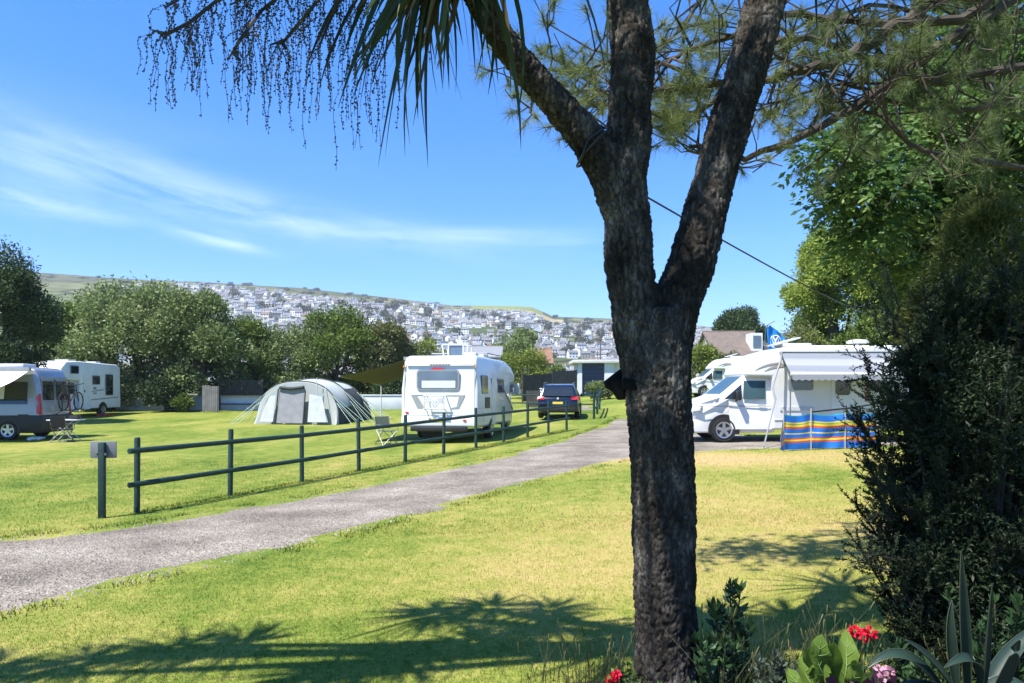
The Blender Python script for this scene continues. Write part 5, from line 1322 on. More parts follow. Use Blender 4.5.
pine()

# ------------------------------------------------------------------ cabbage palm in front
def bark_material():
    m, nt, p, o = _nt('corky_bark')
    tc = N(nt, 'ShaderNodeTexCoord'); mp = N(nt, 'ShaderNodeMapping'); mp.inputs['Scale'].default_value = (1, 1, .45); L(nt, tc.outputs['Object'], mp.inputs['Vector'])
    vo = N(nt, 'ShaderNodeTexVoronoi'); vo.inputs['Scale'].default_value = 55; L(nt, mp.outputs[0], vo.inputs['Vector'])
    n1 = N(nt, 'ShaderNodeTexNoise'); n1.inputs['Scale'].default_value = 9; n1.inputs['Detail'].default_value = 8; n1.inputs['Roughness'].default_value = .7; L(nt, mp.outputs[0], n1.inputs['Vector'])
    n2 = N(nt, 'ShaderNodeTexNoise'); n2.inputs['Scale'].default_value = 3.0; n2.inputs['Detail'].default_value = 6; L(nt, tc.outputs['Object'], n2.inputs['Vector'])
    a = N(nt, 'ShaderNodeMath', operation='MULTIPLY_ADD'); a.inputs[1].default_value = .5; L(nt, n2.outputs['Fac'], a.inputs[0]); 
    b = N(nt, 'ShaderNodeMath', operation='MULTIPLY'); b.inputs[1].default_value = .55; L(nt, n1.outputs['Fac'], b.inputs[0]); L(nt, b.outputs[0], a.inputs[2])
    c = ramp(nt, a.outputs[0], [(.36, (.013, .012, .010)), (.47, (.036, .031, .026)), (.56, (.075, .066, .056)), (.66, (.19, .172, .147))])
    mpv = N(nt, 'ShaderNodeMapping'); mpv.inputs['Scale'].default_value = (1, 1, .32); L(nt, tc.outputs['Object'], mpv.inputs['Vector'])
    dsv = N(nt, 'ShaderNodeMix', data_type='VECTOR'); dsv.inputs[0].default_value = .14; L(nt, mpv.outputs[0], dsv.inputs[4]); L(nt, n1.outputs['Color'], dsv.inputs[5])
    ve = N(nt, 'ShaderNodeTexVoronoi'); ve.feature = 'DISTANCE_TO_EDGE'; ve.inputs['Scale'].default_value = 34; L(nt, dsv.outputs[1], ve.inputs['Vector'])
    ec = ramp(nt, ve.outputs['Distance'], [(0, (.55, .55, .55)), (.06, (.85, .85, .85)), (.22, (1.08, 1.07, 1.05))])
    mq = N(nt, 'ShaderNodeMix', data_type='RGBA', blend_type='MULTIPLY'); mq.inputs[0].default_value = 1; L(nt, c, mq.inputs[6]); L(nt, ec, mq.inputs[7])
    L(nt, mq.outputs[2], p.inputs['Base Color']); p.inputs['Roughness'].default_value = .95; p.inputs['Specular IOR Level'].default_value = .15
    bp = N(nt, 'ShaderNodeBump'); bp.inputs['Strength'].default_value = .8; bp.inputs['Distance'].default_value = .02
    s = N(nt, 'ShaderNodeMath', operation='ADD'); L(nt, ec, s.inputs[0]); L(nt, n1.outputs['Fac'], s.inputs[1]); L(nt, s.outputs[0], bp.inputs['Height']); L(nt, bp.outputs[0], p.inputs['Normal'])
    return m
CBARK = bark_material()
CL = leafmat('sword_leaves', [(.014, .026, .008), (.032, .050, .014), (.062, .082, .026)], .4, .3, 1.2, .4)
CD = leafmat('dry_sword_leaves', [(.04, .033, .015), (.08, .064, .03), (.14, .112, .06)], .6, .3, 1.2, .2)
def sword(P0, P1, bend, w, n=8, tw=0.0):
    """strip from P0 to P1, bowed by bend, V-folded, tapering to a fine point"""
    V, Fc = [], []
    for i in range(n + 1):
        t = i / n; c = P0.lerp(P1, t) + bend * (4 * t * (1 - t)); d = (P1 - P0) + bend * 4 * (1 - 2 * t)
        d.normalize(); s = d.cross(Vector((math.cos(tw + t * .5), math.sin(tw + t * .5), .15))).normalized(); u = s.cross(d)
        k = w * .5 * min(1, .55 + 3 * t) * (1 - t ** 2.2) + .0008
        V += [c - s * k + u * k * .25, c, c + s * k + u * k * .25]
    for i in range(n):
        for j in range(2): Fc.append((i * 3 + j, i * 3 + j + 1, i * 3 + j + 4, i * 3 + j + 3))
    return V, Fc
def cordyline():
    g = np.random.default_rng(91)
    D = 4.0
    r = thing('cabbage_palm', 'cabbage palm with rough dark bark and three forked limbs in front', 'tree', (.82, 4.0, gz(.82, 4)))
    O = Vector(r.location)
    K = D / F
    m = MB()
    def limb(P, seg=20):
        pts = [at(a, b, D + dd) - O for a, b, q, dd in P]; rad = [q * K * .95 for a, b, q, dd in P]
        # densify with Catmull-Rom
        Q, Rr = [], []
        for i in range(len(pts) - 1):
            for k in range(5):
                t = k / 5; p0, p1, p2, p3 = pts[max(0, i - 1)], pts[i], pts[i + 1], pts[min(len(pts) - 1, i + 2)]
                Q.append(.5 * ((2 * p1) + (p2 - p0) * t + (2 * p0 - 5 * p1 + 4 * p2 - p3) * t * t + (3 * p1 - p0 - 3 * p2 + p3) * t ** 3)); Rr.append(rad[i] * (1 - t) + rad[i + 1] * t)
        Q.append(pts[-1]); Rr.append(rad[-1]); m.tube(Q, Rr, seg)
    limb([(668, 790, 40, 0), (667, 720, 34.5, 0), (666, 683, 33.5, 0), (665, 600, 32.5, 0), (663, 500, 33.5, 0), (661, 440, 33.5, 0), (658, 390, 35, 0), (656, 345, 36, 0), (655, 310, 30, 0)])
    limb([(650, 380, 30, 0), (640, 330, 28, 0), (634, 300, 26, 0), (629, 262, 26, 0), (627, 225, 25, 0), (626, 180, 23, 0), (629, 132, 23.5, .02), (631, 88, 23, .03), (632, 44, 23.5, .05), (627, 0, 22, .07), (620, -60, 21, .1), (612, -150, 19, .15)])
    limb([(632, 240, 22, 0), (616, 195, 22, -.02), (598, 155, 20, -.05), (573, 122, 17.5, -.08), (548, 95, 16.5, -.1), (520, 62, 15, -.15), (500, 35, 14.5, -.2), (483, 5, 14.5, -.25), (462, -35, 14, -.3), (440, -75, 13, -.35)])
    limb([(660, 380, 31, 0), (668, 335, 27, .02), (678, 300, 26.5, .03), (691, 264, 26, .05), (703, 220, 23.5, .08), (715, 176, 22.5, .1), (727, 132, 23, .12), (741, 88, 22, .15), (754, 44, 22.5, .18), (766, 0, 22, .2), (785, -70, 20, .25), (805, -160, 18, .3)])
    # unseen heads and wood, added further below, shade the lawn, trunk and bed
    o = m.build('trunk', CBARK, r, smooth=True)
    md = o.modifiers.new('r', 'REMESH'); md.mode = 'VOXEL'; md.voxel_size = .0085; md.use_smooth_shade = True
    dg = bpy.context.evaluated_depsgraph_get(); me = bpy.data.meshes.new_from_object(o.evaluated_get(dg)); o.modifiers.clear(); o.data = me
    if not me.materials: me.materials.append(CBARK)
    n = len(me.vertices); co_ = np.empty(n * 3, np.float32); no_ = np.empty(n * 3, np.float32)
    me.vertices.foreach_get('co', co_); me.vertices.foreach_get('normal', no_); co_ = co_.reshape(-1, 3); no_ = no_.reshape(-1, 3)
    h = np.empty(n)
    for i in range(n):
        x, y, z = map(float, co_[i]); v = Vector((x, y, z))
        w = mnoise.noise(Vector((x * 6, y * 6, z * 3))) * .4
        a = mnoise.noise(Vector((x * 25 + w, y * 25 + w, z * 9)))
        e = mnoise.noise(Vector((x * 52, y * 52, z * 30 + 5 * w)))
        b = mnoise.noise(Vector((x * 62, y * 62, z * 40)))
        c = mnoise.noise(Vector((x * 7, y * 7, z * 5 + 3)))
        h[i] = -.016 * max(0, 1 - abs(a) * 6) * (.7 + .5 * c) - .010 * max(0, 1 - abs(e) * 5) + .007 * b + .012 * c + .006 * max(0, mnoise.noise(Vector((x * 90, y * 90, z * 70))))
    # crease running down from the fork
    co_ += no_ * h[:, None].astype(np.float32)
    me.vertices.foreach_set('co', co_.ravel()); me.polygons.foreach_set('use_smooth', np.ones(len(me.polygons), bool)); me.update()
    print('bark verts', n)
    # ---- crowns of sword leaves
    heads = [(at(436, -80, D - .35), .75, 26), (at(610, -160, D + .15), .8, 42), (at(808, -170, D + .3), .8, 42)]
    hub = Vector((-.6, 3.0, 4.55)); spread = [(-2.4, 3.0, 4.9), (-1.85, 3.3, 4.8), (-2.9, 2.75, 5.0), (-2.8, 3.55, 5.0), (-2.35, 3.7, 4.95), (-2.1, 3.5, 5.1), (-1.6, 2.8, 5.1), (-4.6, 2.9, 5.1), (-4.1, 3.1, 4.9), (-5.1, 2.8, 5.2), (-3.5, 2.4, 5.1), (-5.7, 2.5, 5.2), (-.3, 3.2, 5.05), (.3, 3.3, 5.1), (-.8, 2.7, 4.9), (.8, 2.6, 5.1), (1.5, 2.8, 5.1), (1.2, 2.2, 5.3), (2.4, 3.0, 5.2)]  # out-of-view leaf heads, added for the shade they cast
    heads += [(Vector(q) + Vector(g.normal(size=3) * .08), .42 if q[0] > -.1 else (.50 if q[1] > 3.45 else .58), 88) for q in spread]
    LV, LF, DV, DF = [], [], [], []
    def put(P0, P1, bend, w, tw, dry):
        v, f = sword(P0 - O, P1 - O, bend, w, 8, tw)
        V_, F_ = (DV, DF) if dry else (LV, LF); b = len(V_); V_.extend(v); F_.extend([tuple(q + b for q in ff) for ff in f])
    for hi_, (c, rr, nl) in enumerate(heads):
        for k in range(nl):
            d = Vector(g.normal(size=3)); d.normalize()
            if hi_ == 0 and d.z < .1: d.z = abs(d.z) + .15; d.normalize()
            l = rr * (.75 + .4 * g.random()); e = c + d * l + Vector((0, 0, -(.28 if hi_ < 3 else .5) * l * (1 - d.z)))
            put(c + d * .06, e, Vector((0, 0, .10 * l)), .045, g.random() * 6, g.random() < .12 and d.z < 0)
    # unseen wood added to join the shade-casting heads
    m = MB()
    for q in spread:
        p, q = hub - O, Vector(q) - O; m.tube([p, p.lerp(q, .5) + Vector((0, 0, -.05)), q], [.07, .055, .04], 7)
    p = at(440, -75, D - .35) - O; m.tube([p, p.lerp(hub - O, .5), hub - O], [.07, .07, .07], 8)
    m.build('limb', CBARK, r, smooth=True)
    # leaves hanging from the left-hand head, each from its own root to its own tip
    hang = [((432, -70), (378, 167), 9, -.05, 0), ((440, -60), (385, 158), 9, .0, 0), ((446, -70), (405, 156), 10, .05, 0), ((440, -90), (428, 168), 11, -.05, 0), ((452, -60), (413, 126), 9, .1, 1), ((425, -60), (359, 120), 7, 0, 0), ((470, -50), (521, 150), 8, -.1, 0), ((462, -60), (498, 107), 8, .02, 0), ((445, -60), (418, 118), 9, .12, 0), ((415, -60), (346, 94), 7, .1, 1),
            ((430, -50), (352, 100), 8, -.1, 0), ((438, -50), (372, 80), 9, .15, 1), ((428, -60), (400, 100), 10, -.12, 0), ((450, -60), (437, 95), 9, .0, 1), ((410, -60), (330, 70), 7, .05, 1), ((455, -70), (455, 60), 8, .1, 0), ((445, -50), (392, 110), 9, .18, 0), ((420, -70), (366, 110), 8, -.02, 0), ((468, -60), (488, 95), 8, .1, 0), ((480, -50), (510, 95), 7, -.02, 1), ((440, -70), (425, 135), 10, .16, 0), ((436, -60), (410, 145), 9, -.15, 0), ((400, -60), (318, 92), 6, .1, 0),
            ((536, -90), (607, 88), 6, .1, 0), ((470, -60), (474, 84), 7, 0, 0), ((476, -60), (503, 60), 7, .1, 0), ((486, -60), (517, 120), 7, -.1, 0), ((462, -60), (462, 100), 6, .05, 1), ((390, -60), (306, 70), 6, .1, 0), ((405, -60), (338, 108), 6, -.05, 0), ((540, -100), (547, 28), 5, 0, 1), ((395, -60), (342, 60), 8, .0, 0), ((455, -40), (444, 70), 8, -.1, 0), ((433, -60), (384, 95), 10, .08, 0)]
    for (a, b, wp, dd, dry) in hang:
        P0 = at(*a, 3.65 + dd); P1 = at(*b, 3.6 + dd * 1.6); side = 1 if b[0] > a[0] else -1
        put(P0, P1, Vector((side * .05 + .03 * g.normal(), .02 * g.normal(), .03)), wp * 1.12 / F * 3.6, .3 + .5 * g.normal(), dry)
    for k in range(64):
        a = (420 + 55 * g.random(), -70); b = (350 + 150 * g.random(), 10 + 85 * g.random() ** 1.5)
        put(at(*a, 3.6 + .2 * g.normal()), at(*b, 3.6 + .3 * g.normal()), Vector((.03 * g.normal(), .03 * g.normal(), .05)), .038, g.random() * 3, g.random() < .3)
    npmesh('leaves', [v[:] for v in LV], LF, CL, r); npmesh('leaves', [v[:] for v in DV], DF, CD, r)
    # ---- fruiting sprays hanging at the left
    m = MB(); bd = MB(); SP = mat('brown_fruit_stalk', (.045, .035, .022), .8); 
    D2 = 3.7
    stems = [[(330, -70), (270, -25), (215, 2), (190, 22), (168, 34), (152, 30)], [(360, -70), (300, -20), (262, 10), (240, 40), (228, 60)], [(390, -70), (340, -30), (310, 10), (285, 40), (270, 45)], [(400, -60), (350, -20), (330, 20), (318, 50)], [(310, -60), (240, -30), (190, -8), (165, 8)], [(420, -60), (390, 0), (372, 40), (352, 62)], [(350, -80), (290, -40), (255, -8), (230, 5)]]
    beads = []
    for st in stems:
        pts = [at(x, y, D2 + .1 * g.normal()) - O for x, y in st]; m.tube(pts, [.009] * (len(pts) - 1) + [.004], 5)
        for i in range(len(pts) - 1):
            for k in range(10):
                p = pts[i].lerp(pts[i + 1], g.random()); px_ = (p + O).x / (p + O).y * F + 512
                ln = (.16 + .42 * g.random()) * (.7 if px_ < 200 else 1); dx = .055 * g.normal(); q = [p]; ph = g.random() * 6
                for s in range(1, 9):
                    t = s / 8; q.append(p + Vector((dx * min(1, 2.2 * t) + .007 * math.sin(ph + s * 1.3), .004 * g.normal() + .008 * math.cos(ph + s), -ln * t ** 1.15 + .03 * math.sin(math.pi * t))))
                if q[-1].z + O.z < CAMZ + (HY - 128) / F * D2 and px_ < 300: continue
                m.tube(q, .0013, 3)
                for s in range(8):
                    for e in range(5):
                        if g.random() < .68: beads.append(q[s].lerp(q[s + 1], (e + g.random() * .5) / 5) + Vector(g.normal(size=3) * .004))
    m.build('fruit_stalks', SP, r)
    bn = len(beads); Bp = np.array([b[:] for b in beads]); oc = np.array([(1, 0, 0), (-1, 0, 0), (0, 1, 0), (0, -1, 0), (0, 0, 1), (0, 0, -1)], float); of = np.array([(0, 2, 4), (2, 1, 4), (1, 3, 4), (3, 0, 4), (2, 0, 5), (1, 2, 5), (3, 1, 5), (0, 3, 5)])
    s = (.0038 + .0028 * g.random(bn))[:, None, None]; V = Bp[:, None, :] + oc[None] * s; Fc = (of[None] + (np.arange(bn) * 6)[:, None, None]).reshape(-1, 3)
    npmesh('fruit_sprays', V.reshape(-1, 3), Fc, mat('dark_berries', (.05, .042, .035), .5), r)
    # strap round the left limb and a lamp on the trunk
    m = MB(); c = at(594, 148, D - .05) - O; ax = Vector((-.72, 0, .70)); u = Vector((0, 1, 0)); w = ax.cross(u)
    m.tube([c + (u * math.cos(a) + w * math.sin(a)) * .128 for a in [2 * math.pi * k / 24 for k in range(25)]], .007, 6)
    q = [at(x, y, D - .16) - O for x, y in ((582, 156), (588, 140), (600, 131), (606, 128), (601, 126))]; m.tube(q, .006, 6)
    o = m.build('cable_tie', BLACKP, None, smooth=True); o.location = O; tag(o, 'black cable looped around the left limb of the cabbage palm', 'cable')
    m = MB(); y0 = D - .06
    prof = [(603, 382), (613, 374), (624, 366), (630, 372), (631, 399), (617, 400), (612, 392), (605, 388)]
    m.plate([at(x, y, y0 + .12) - O for x, y in prof], (0, -1, 0), .07)
    m.beam(at(622, 384, D - .1) - O, at(640, 384, D - .1) - O, .03, .06)
    o = m.build('garden_lamp', mat('black_lamp_metal', (.003, .003, .003), .8, spec=.15), None, bevel=.006); o.location = O; tag(o, 'small black angular lamp fixed to the side of the trunk', 'lamp')
    # cable running from the trunk to the trees on the right
    a = at(645, 196, 4.05); b = at(905, 322, 26); q = []
    for k in range(40):
        t = k / 39; p = a.lerp(b, t); p.z -= .42 * 4 * t * (1 - t) * .5; q.append(p)
    m = MB(); m.tube(q, [.006 + .012 * k / 39 for k in range(40)], 6); o = m.build('overhead_cable', BLACKP, None, smooth=True); tag(o, 'black cable stretching from the cabbage palm trunk to the trees', 'cable')
cordyline()
# ================================================================== dark bush at the right edge
def dark_bush():
    g = np.random.default_rng(101); bx, by = 2.55, 4.15
    r = thing('bush', 'tall dark fine-leaved bush at the right edge behind the agave', 'bush', (bx, by, gz(bx, by))); O = Vector(r.location)
    m = MB(); LP, LA = [], []
    def twig(a, d, l, sag, rad, nl, side=1):
        q = []; d = d.normalized(); n = 6; w = Vector(g.normal(size=3) * .05)
        for k in range(n + 1):
            t = k / n; q.append(a + d * l * t + Vector((0, 0, sag * t * t)) + w * math.sin(t * 3.1) * l)
        m.tube(q, [rad * (1 - .75 * k / n) for k in range(n + 1)], 4)
        for _ in range(nl):
            t = .12 + .88 * g.random(); i = min(n - 1, int(t * n)); p = q[i].lerp(q[i + 1], t * n - i); ax = (q[i + 1] - q[i]).normalized()
            LP.append(p[:]); LA.append((ax * .8 + Vector(g.normal(size=3)) * .55)[:])
        return q
    # envelope of the bush: half width by height, measured from the stem line
    def left(z):      # leftmost reach (world x) at height z
        zs = [-.2, .25, .5, .85, 1.2, 1.45, 1.65, 1.9, 2.2, 2.6, 3.1]; v = [2.25, 2.05, 1.88, 1.92, 1.78, 1.76, 1.80, 1.93, 2.02, 2.12, 2.35]
        return float(np.interp(z, zs, v))
    for k in range(9):
        a = g.random() * 6.28; m.tube([Vector((.12 * math.cos(a), .12 * math.sin(a), -.05)), Vector((.2 * math.cos(a), .2 * math.sin(a), 1.0)), Vector((.3 * math.cos(a), .3 * math.sin(a), 1.5 + .5 * g.random()))], [.025, .015, .005], 6)
    for k in range(150):
        z = .10 + 2.1 * g.random() + (.55 * g.random() if k % 5 == 0 else 0); th = g.random() * 2 * math.pi
        reach = (bx - left(z)) * (1 if z < 1.8 else max(.35, 1 - (z - 1.8) * .9)) * (.85 if math.cos(th) > 0 else 1.0) * (.46 + .62 * g.random() ** 1.5)
        e = Vector((reach * math.cos(th + math.pi), reach * .85 * math.sin(th), z)); a = Vector((e.x * .12, e.y * .12, max(.03, z - .35 - .3 * g.random())))
        md = a.lerp(e, .5) + Vector((0, 0, -.10 + .05 * g.normal())); q0 = [a, a.lerp(md, .5), md, md.lerp(e, .5) + Vector((0, 0, -.02)), e]
        m.tube(q0, [.010, .009, .007, .005, .002], 5); ax = (e - md).normalized()
        for j in range(34):
            t = .12 + .88 * g.random() ** .75; i = min(3, int(t * 4)); p = q0[i].lerp(q0[i + 1], t * 4 - i)
            d = ax * .7 + Vector(g.normal(size=3)) * .55 + Vector((0, 0, .22)); twig(p, d, (.07 + .19 * g.random()) * (1.15 - .45 * t), .012, .0024, 78)
    # long wispy shoots at the left margin
    for px, py, dx, dz, l in ((905, 400, -1, .35, .30), (900, 370, -1, .25, .32), (895, 352, -1, .5, .26), (900, 430, -1, .12, .30), (895, 455, -1, .05, .26), (900, 520, -1, .35, .26), (895, 545, -1, .3, .26), (890, 570, -1, .2, .2), (905, 330, -.6, .9, .3), (900, 310, -.5, 1, .26), (888, 350, -.4, 1, .25), (895, 600, -1, .1, .22), (905, 560, -1, .1, .25), (910, 340, -.9, .6, .36), (912, 415, -1, .5, .36), (905, 500, -1, .5, .22), (900, 480, -1, .1, .2), (885, 330, -.15, 1, .12)):
        p = at(px, py, by - .05 + .15 * g.normal()) - O; d = Vector((dx, .2 * g.normal(), dz)); q = twig(p, d, l, .03, .004, 60)
        for j in range(7):
            i = int(g.integers(1, 6)); twig(q[i], d + Vector((.1, .3 * g.normal(), .9 * g.normal() + .3)), .07 + .09 * g.random(), .01, .002, 18)
    m.build('stems', mat('bush_twig', (.014, .011, .009), .9), r)
    n0 = 90000; zz = .05 + 2.0 * g.random(n0); th = g.random(n0) * 6.283; rr = np.sqrt(g.random(n0)) * .60 * np.array([(bx - left(q)) * (1 if q < 1.7 else 1 - (q - 1.7) * 1.6) for q in zz]); cl = np.array([mnoise.noise(Vector((a_ * 4, b_ * 4, c_ * 4))) for a_, b_, c_ in zip(rr * np.cos(th), rr * np.sin(th), zz)])
    kk = cl > -.12; IP = np.stack([rr * np.cos(th), rr * np.sin(th) * .85, zz], 1)[kk]; npmesh('inner_leaves', leaf_quads(IP, .034, .30, g, unit(g.normal(size=IP.shape) + np.array([0, 0, .5]))), quad_idx(len(IP)), leafmat('fine_dark_leaves', [(.008, .015, .007), (.020, .034, .014), (.05, .07, .028)], .45, .2, 3.5, .3), r)
    P = np.array(LP); A = np.array(LA); n = len(P); print('bush leaves', n)
    npmesh('leaves', leaf_quads(P, .0185, .30, g, A, .3), quad_idx(n), leafmat('fine_dark_leaves', [(.008, .015, .007), (.020, .034, .014), (.05, .07, .028)], .45, .2, 3.5, .3), r)
dark_bush()
def feathery():
    """a looser yellow-green shrub rising behind the dark bush"""
    g = np.random.default_rng(103)
    tree('shrub', 'yellow-green feathery shrub rising behind the top of the dark bush', 985, 6.6, 160, 420, 84, 120000, .06, [leafmat('feathery_sprays', [(.05, .075, .020), (.11, .135, .034), (.20, .215, .06)], .5, .4, 1.5)], 104, 34, aspect=.2, small=.24, z_low=.2, cat='shrub')
feathery()

# ================================================================== flower bed
SOIL = mat('bed_soil', (.045, .034, .025), .95, var=.5, scale=14, bump=1, bscale=30)
nx_, ny_ = 60, 24; V = []
def bedz(x, y): return gz(x, y) + .05 * sstep(3.95, 3.6, y) + .006 + .02 * mnoise.noise(Vector((x * 5, y * 5, 0))) * sstep(4.3, 3.9, y)
for j in range(ny_ + 1):
    for i in range(nx_ + 1):
        x = .2 + 4.2 * i / nx_; y = 2.0 + 2.1 * j / ny_ + (.12 * math.sin(x * 3) + .25 * sstep(1.4, 2.6, x)) * (j / ny_); V.append((x, y, bedz(x, y) - (.02 if j == ny_ or i == 0 else 0)))
tag(npmesh('flower_bed_soil', V, [(j * (nx_ + 1) + i, j * (nx_ + 1) + i + 1, (j + 1) * (nx_ + 1) + i + 1, (j + 1) * (nx_ + 1) + i) for j in range(ny_) for i in range(nx_)], SOIL, smooth=True), kind='structure')
def blade_leaf(P, w, n=10, cup=.25, wave=0, seed=0, shape=None):
    """broad leaf along the bezier P (3 points), width profile shape(t)"""
    V, Fc = [], []; P = [Vector(p) for p in P]
    for i in range(n + 1):
        t = i / n; c = P[0] * (1 - t) ** 2 + P[1] * 2 * t * (1 - t) + P[2] * t * t; d = ((P[1] - P[0]) * (1 - t) + (P[2] - P[1]) * t).normalized()
        s = d.cross(Vector((0, -.5, 1))); s = s.normalized() if s.length > .1 else Vector((1, 0, 0)); u = s.cross(d).normalized()
        k = w * .5 * (shape(t) if shape else math.sin(math.pi * (.08 + .92 * t)) ** .7) + .0008
        for j in range(5):
            a = (j - 2) / 2; V.append(c + s * k * a + u * k * cup * a * a + u * wave * k * math.sin(t * 14 + a * 3 + seed))
    for i in range(n):
        for j in range(4): Fc.append((i * 5 + j, i * 5 + j + 1, (i + 1) * 5 + j + 1, (i + 1) * 5 + j))
    return V, Fc
class LM:
    def __init__(s): s.V = []; s.F = []; s.m = []
    def add(s, vf, mi=0):
        b = len(s.V); s.V += [tuple(v) for v in vf[0]]; s.F += [tuple(b + i for i in f) for f in vf[1] if len(f) == 4]; s.m += [mi] * len([f for f in vf[1] if len(f) == 4])
    def build(s, name, mats, parent): return npmesh(name, s.V, s.F, mats, parent, smooth=True, mi=s.m)
# agave
g = np.random.default_rng(111)
AGV = bpy.data.materials.new('agave_leaf'); AGV.use_nodes = True
nt = AGV.node_tree; p = nt.nodes['Principled BSDF']; tcn = N(nt, 'ShaderNodeTexCoord'); ns_ = N(nt, 'ShaderNodeTexNoise'); ns_.inputs['Scale'].default_value = 6; L(nt, tcn.outputs['Object'], ns_.inputs['Vector'])
L(nt, ramp(nt, ns_.outputs['Fac'], [(.3, (.007, .023, .015)), (.7, (.017, .040, .025))]), p.inputs['Base Color']); p.inputs['Roughness'].default_value = .6
AGM = mat('agave_margin', (.035, .05, .028), .5)
def agave_shape(t): return min(1, .55 + 1.6 * t) * (1 - max(0, (t - .35) / .65) ** 1.7)
ax_, ay_ = at(968, 700, 3.25).x, 3.25
ag = thing('agave', 'blue-green agave with thick pointed leaves in the corner flower bed', 'plant', (ax_, ay_, gz(ax_, ay_) + .02)); O = Vector(ag.location)
for a, b, c, w in (((966, 700), (960, 620), (961, 552), .075), ((982, 700), (984, 640), (992, 585), .06), ((950, 705), (905, 630), (868, 668), .07), ((975, 700), (985, 640), (944, 668), .07), ((960, 700), (930, 655), (905, 640), .07), ((980, 705), (1010, 640), (1050, 622), .07), ((965, 712), (920, 672), (880, 700), .08), ((975, 712), (1000, 668), (1030, 690), .075), ((960, 712), (940, 680), (922, 708), .07), ((988, 708), (1010, 660), (1020, 640), .06), ((958, 700), (945, 640), (952, 600), .055)):
    dd = .16 * g.normal() * .6
    P_ = [at(*a, 3.25) - O, at(*b, 3.2 + dd * .5) - O, at(*c, 3.15 + dd) - O]
    lm = LM(); lm.add(blade_leaf(P_, w, 14, .45, 0, 0, agave_shape), 0)
    lm.m = [1 if (i % 4 in (0, 3)) and False else 0 for i in range(len(lm.F))]
    o = lm.build('leaf', [AGV, AGM], ag)
    V = [Vector(v) for v in lm.V]; mm = MB()
    for e in (0, 4): mm.tube([V[i * 5 + e] for i in range(15)], .0022, 4)
    mm.build('leaf_margin', AGM, o)
# dark glossy shrub beside the trunk
def small_shrub(name, label, px, D, top, wpx, nst, nl, ll, asp, mt, seed, lean=.25):
    g = np.random.default_rng(seed); x = (px - 512) / F * D; r = thing(name, label, 'plant', (x, D, gz(x, D) + .02)); h = CAMZ + (HY - top) / F * D - r.location.z; w = wpx / F * D / 2
    m = MB(); P, A = [], []
    for k in range(nst):
        a = g.random() * 6.28; rr = w * (.25 + .75 * g.random()); hh = h * (.45 + .55 * g.random()) if k else h
        e = Vector((rr * math.cos(a) * (1 if k else .1), rr * math.sin(a), hh)); q = [Vector((0, 0, -.03)), Vector((e.x * .5, e.y * .5, hh * .5)), e]; m.tube(q, [.007, .005, .003], 5)
        for j in range(nl):
            t = .3 + .7 * g.random() ** .6; p = q[0].lerp(q[1], t * 2) if t < .5 else q[1].lerp(q[2], t * 2 - 1); th = g.random() * 6.28
            P.append(p[:]); A.append((math.cos(th), math.sin(th), .75 - 0.2 * (1 - t)))
        for j in range(7): th = j * .9; P.append(e[:]); A.append((.5 * math.cos(th), .5 * math.sin(th), 1))
    m.build('stems', mat('dark_twig', (.035, .028, .02), .9), r); P = np.array(P); n = len(P)
    npmesh('leaves', leaf_quads(P, ll, asp, g, np.array(A), .25, .3), quad_idx(n), mt, r); return r
GL = leafmat('glossy_dark_leaves', [(.014, .035, .012), (.026, .062, .02), (.05, .10, .03)], .3, .15, 4, .5)
small_shrub('shrub', 'small upright shrub with glossy dark leaves right of the trunk', 729, 3.95, 584, 50, 16, 26, .062, .36, GL, 121)
small_shrub('shrub', 'low dark shrub hugging the base of the trunk', 722, 3.75, 640, 62, 12, 26, .05, .42, GL, 122)
small_shrub('plant', 'low grey-green plant between the shrub and broad pale leaves', 772, 3.7, 652, 70, 16, 26, .04, .35, leafmat('silver_green_leaves', [(.06, .085, .06), (.10, .13, .09)], .5, .2, 4), 123)
small_shrub('plant', 'dark green plant between red flowers and agave', 905, 3.55, 655, 56, 14, 26, .05, .35, GL, 124)
small_shrub('plant', 'dark green plant at the lower right behind the agave', 1000, 3.6, 600, 90, 24, 30, .055, .3, GL, 125)
# broad pale green leaves
bl = thing('plant', 'plant with broad light green upright leaves in the flower bed', 'plant', (at(822, 700, 3.5).x, 3.5, gz(1.47, 3.5) + .02)); O = Vector(bl.location)
BLM = leafmat('broad_pale_leaves', [(.085, .15, .022), (.15, .225, .038)], .55, .4, 3, .2)
lm = LM()
for a, b, c, w in (((826, 705), (814, 662), (822, 634), .105), ((838, 705), (850, 664), (846, 630), .095), ((832, 705), (830, 668), (834, 642), .085), ((818, 705), (796, 690), (788, 668), .08), ((822, 706), (800, 670), (808, 648), .075), ((832, 710), (850, 690), (862, 676), .08), ((822, 705), (808, 690), (803, 655), .11), ((836, 705), (838, 680), (834, 655), .12), ((845, 708), (858, 680), (856, 660), .09)):
    vf = blade_leaf([at(*a, 3.5) - O, at(*b, 3.45 + .1 * g.normal()) - O, at(*c, 3.5 + .1 * g.normal()) - O], w, 16, .35, .26, g.random() * 6, lambda t: math.sin(math.pi * (.06 + .94 * t ** 1.25)) ** .75 * (1 + .05 * math.sin(t * 31)))
    lm.add(vf, 0); v_ = vf[0]
    vb = MB(); up = Vector((0, -.003, .001)); vb.tube([v_[i * 5 + 2] + up for i in range(17)], [.0035 * (1 - i / 18) for i in range(17)], 4)
    for i in range(2, 14, 2):
        for e in (0, 4):
            p_, q_ = v_[i * 5 + 2], v_[(i + 2) * 5 + e]; md = v_[(i + 1) * 5 + (1 if e == 0 else 3)]; vb.tube([p_ + up, md + up, md.lerp(q_, .8) + up], [.0016, .0012, .0006], 3)
    lm.add((vb.v, [f for f in vb.f if len(f) == 4]), 1)
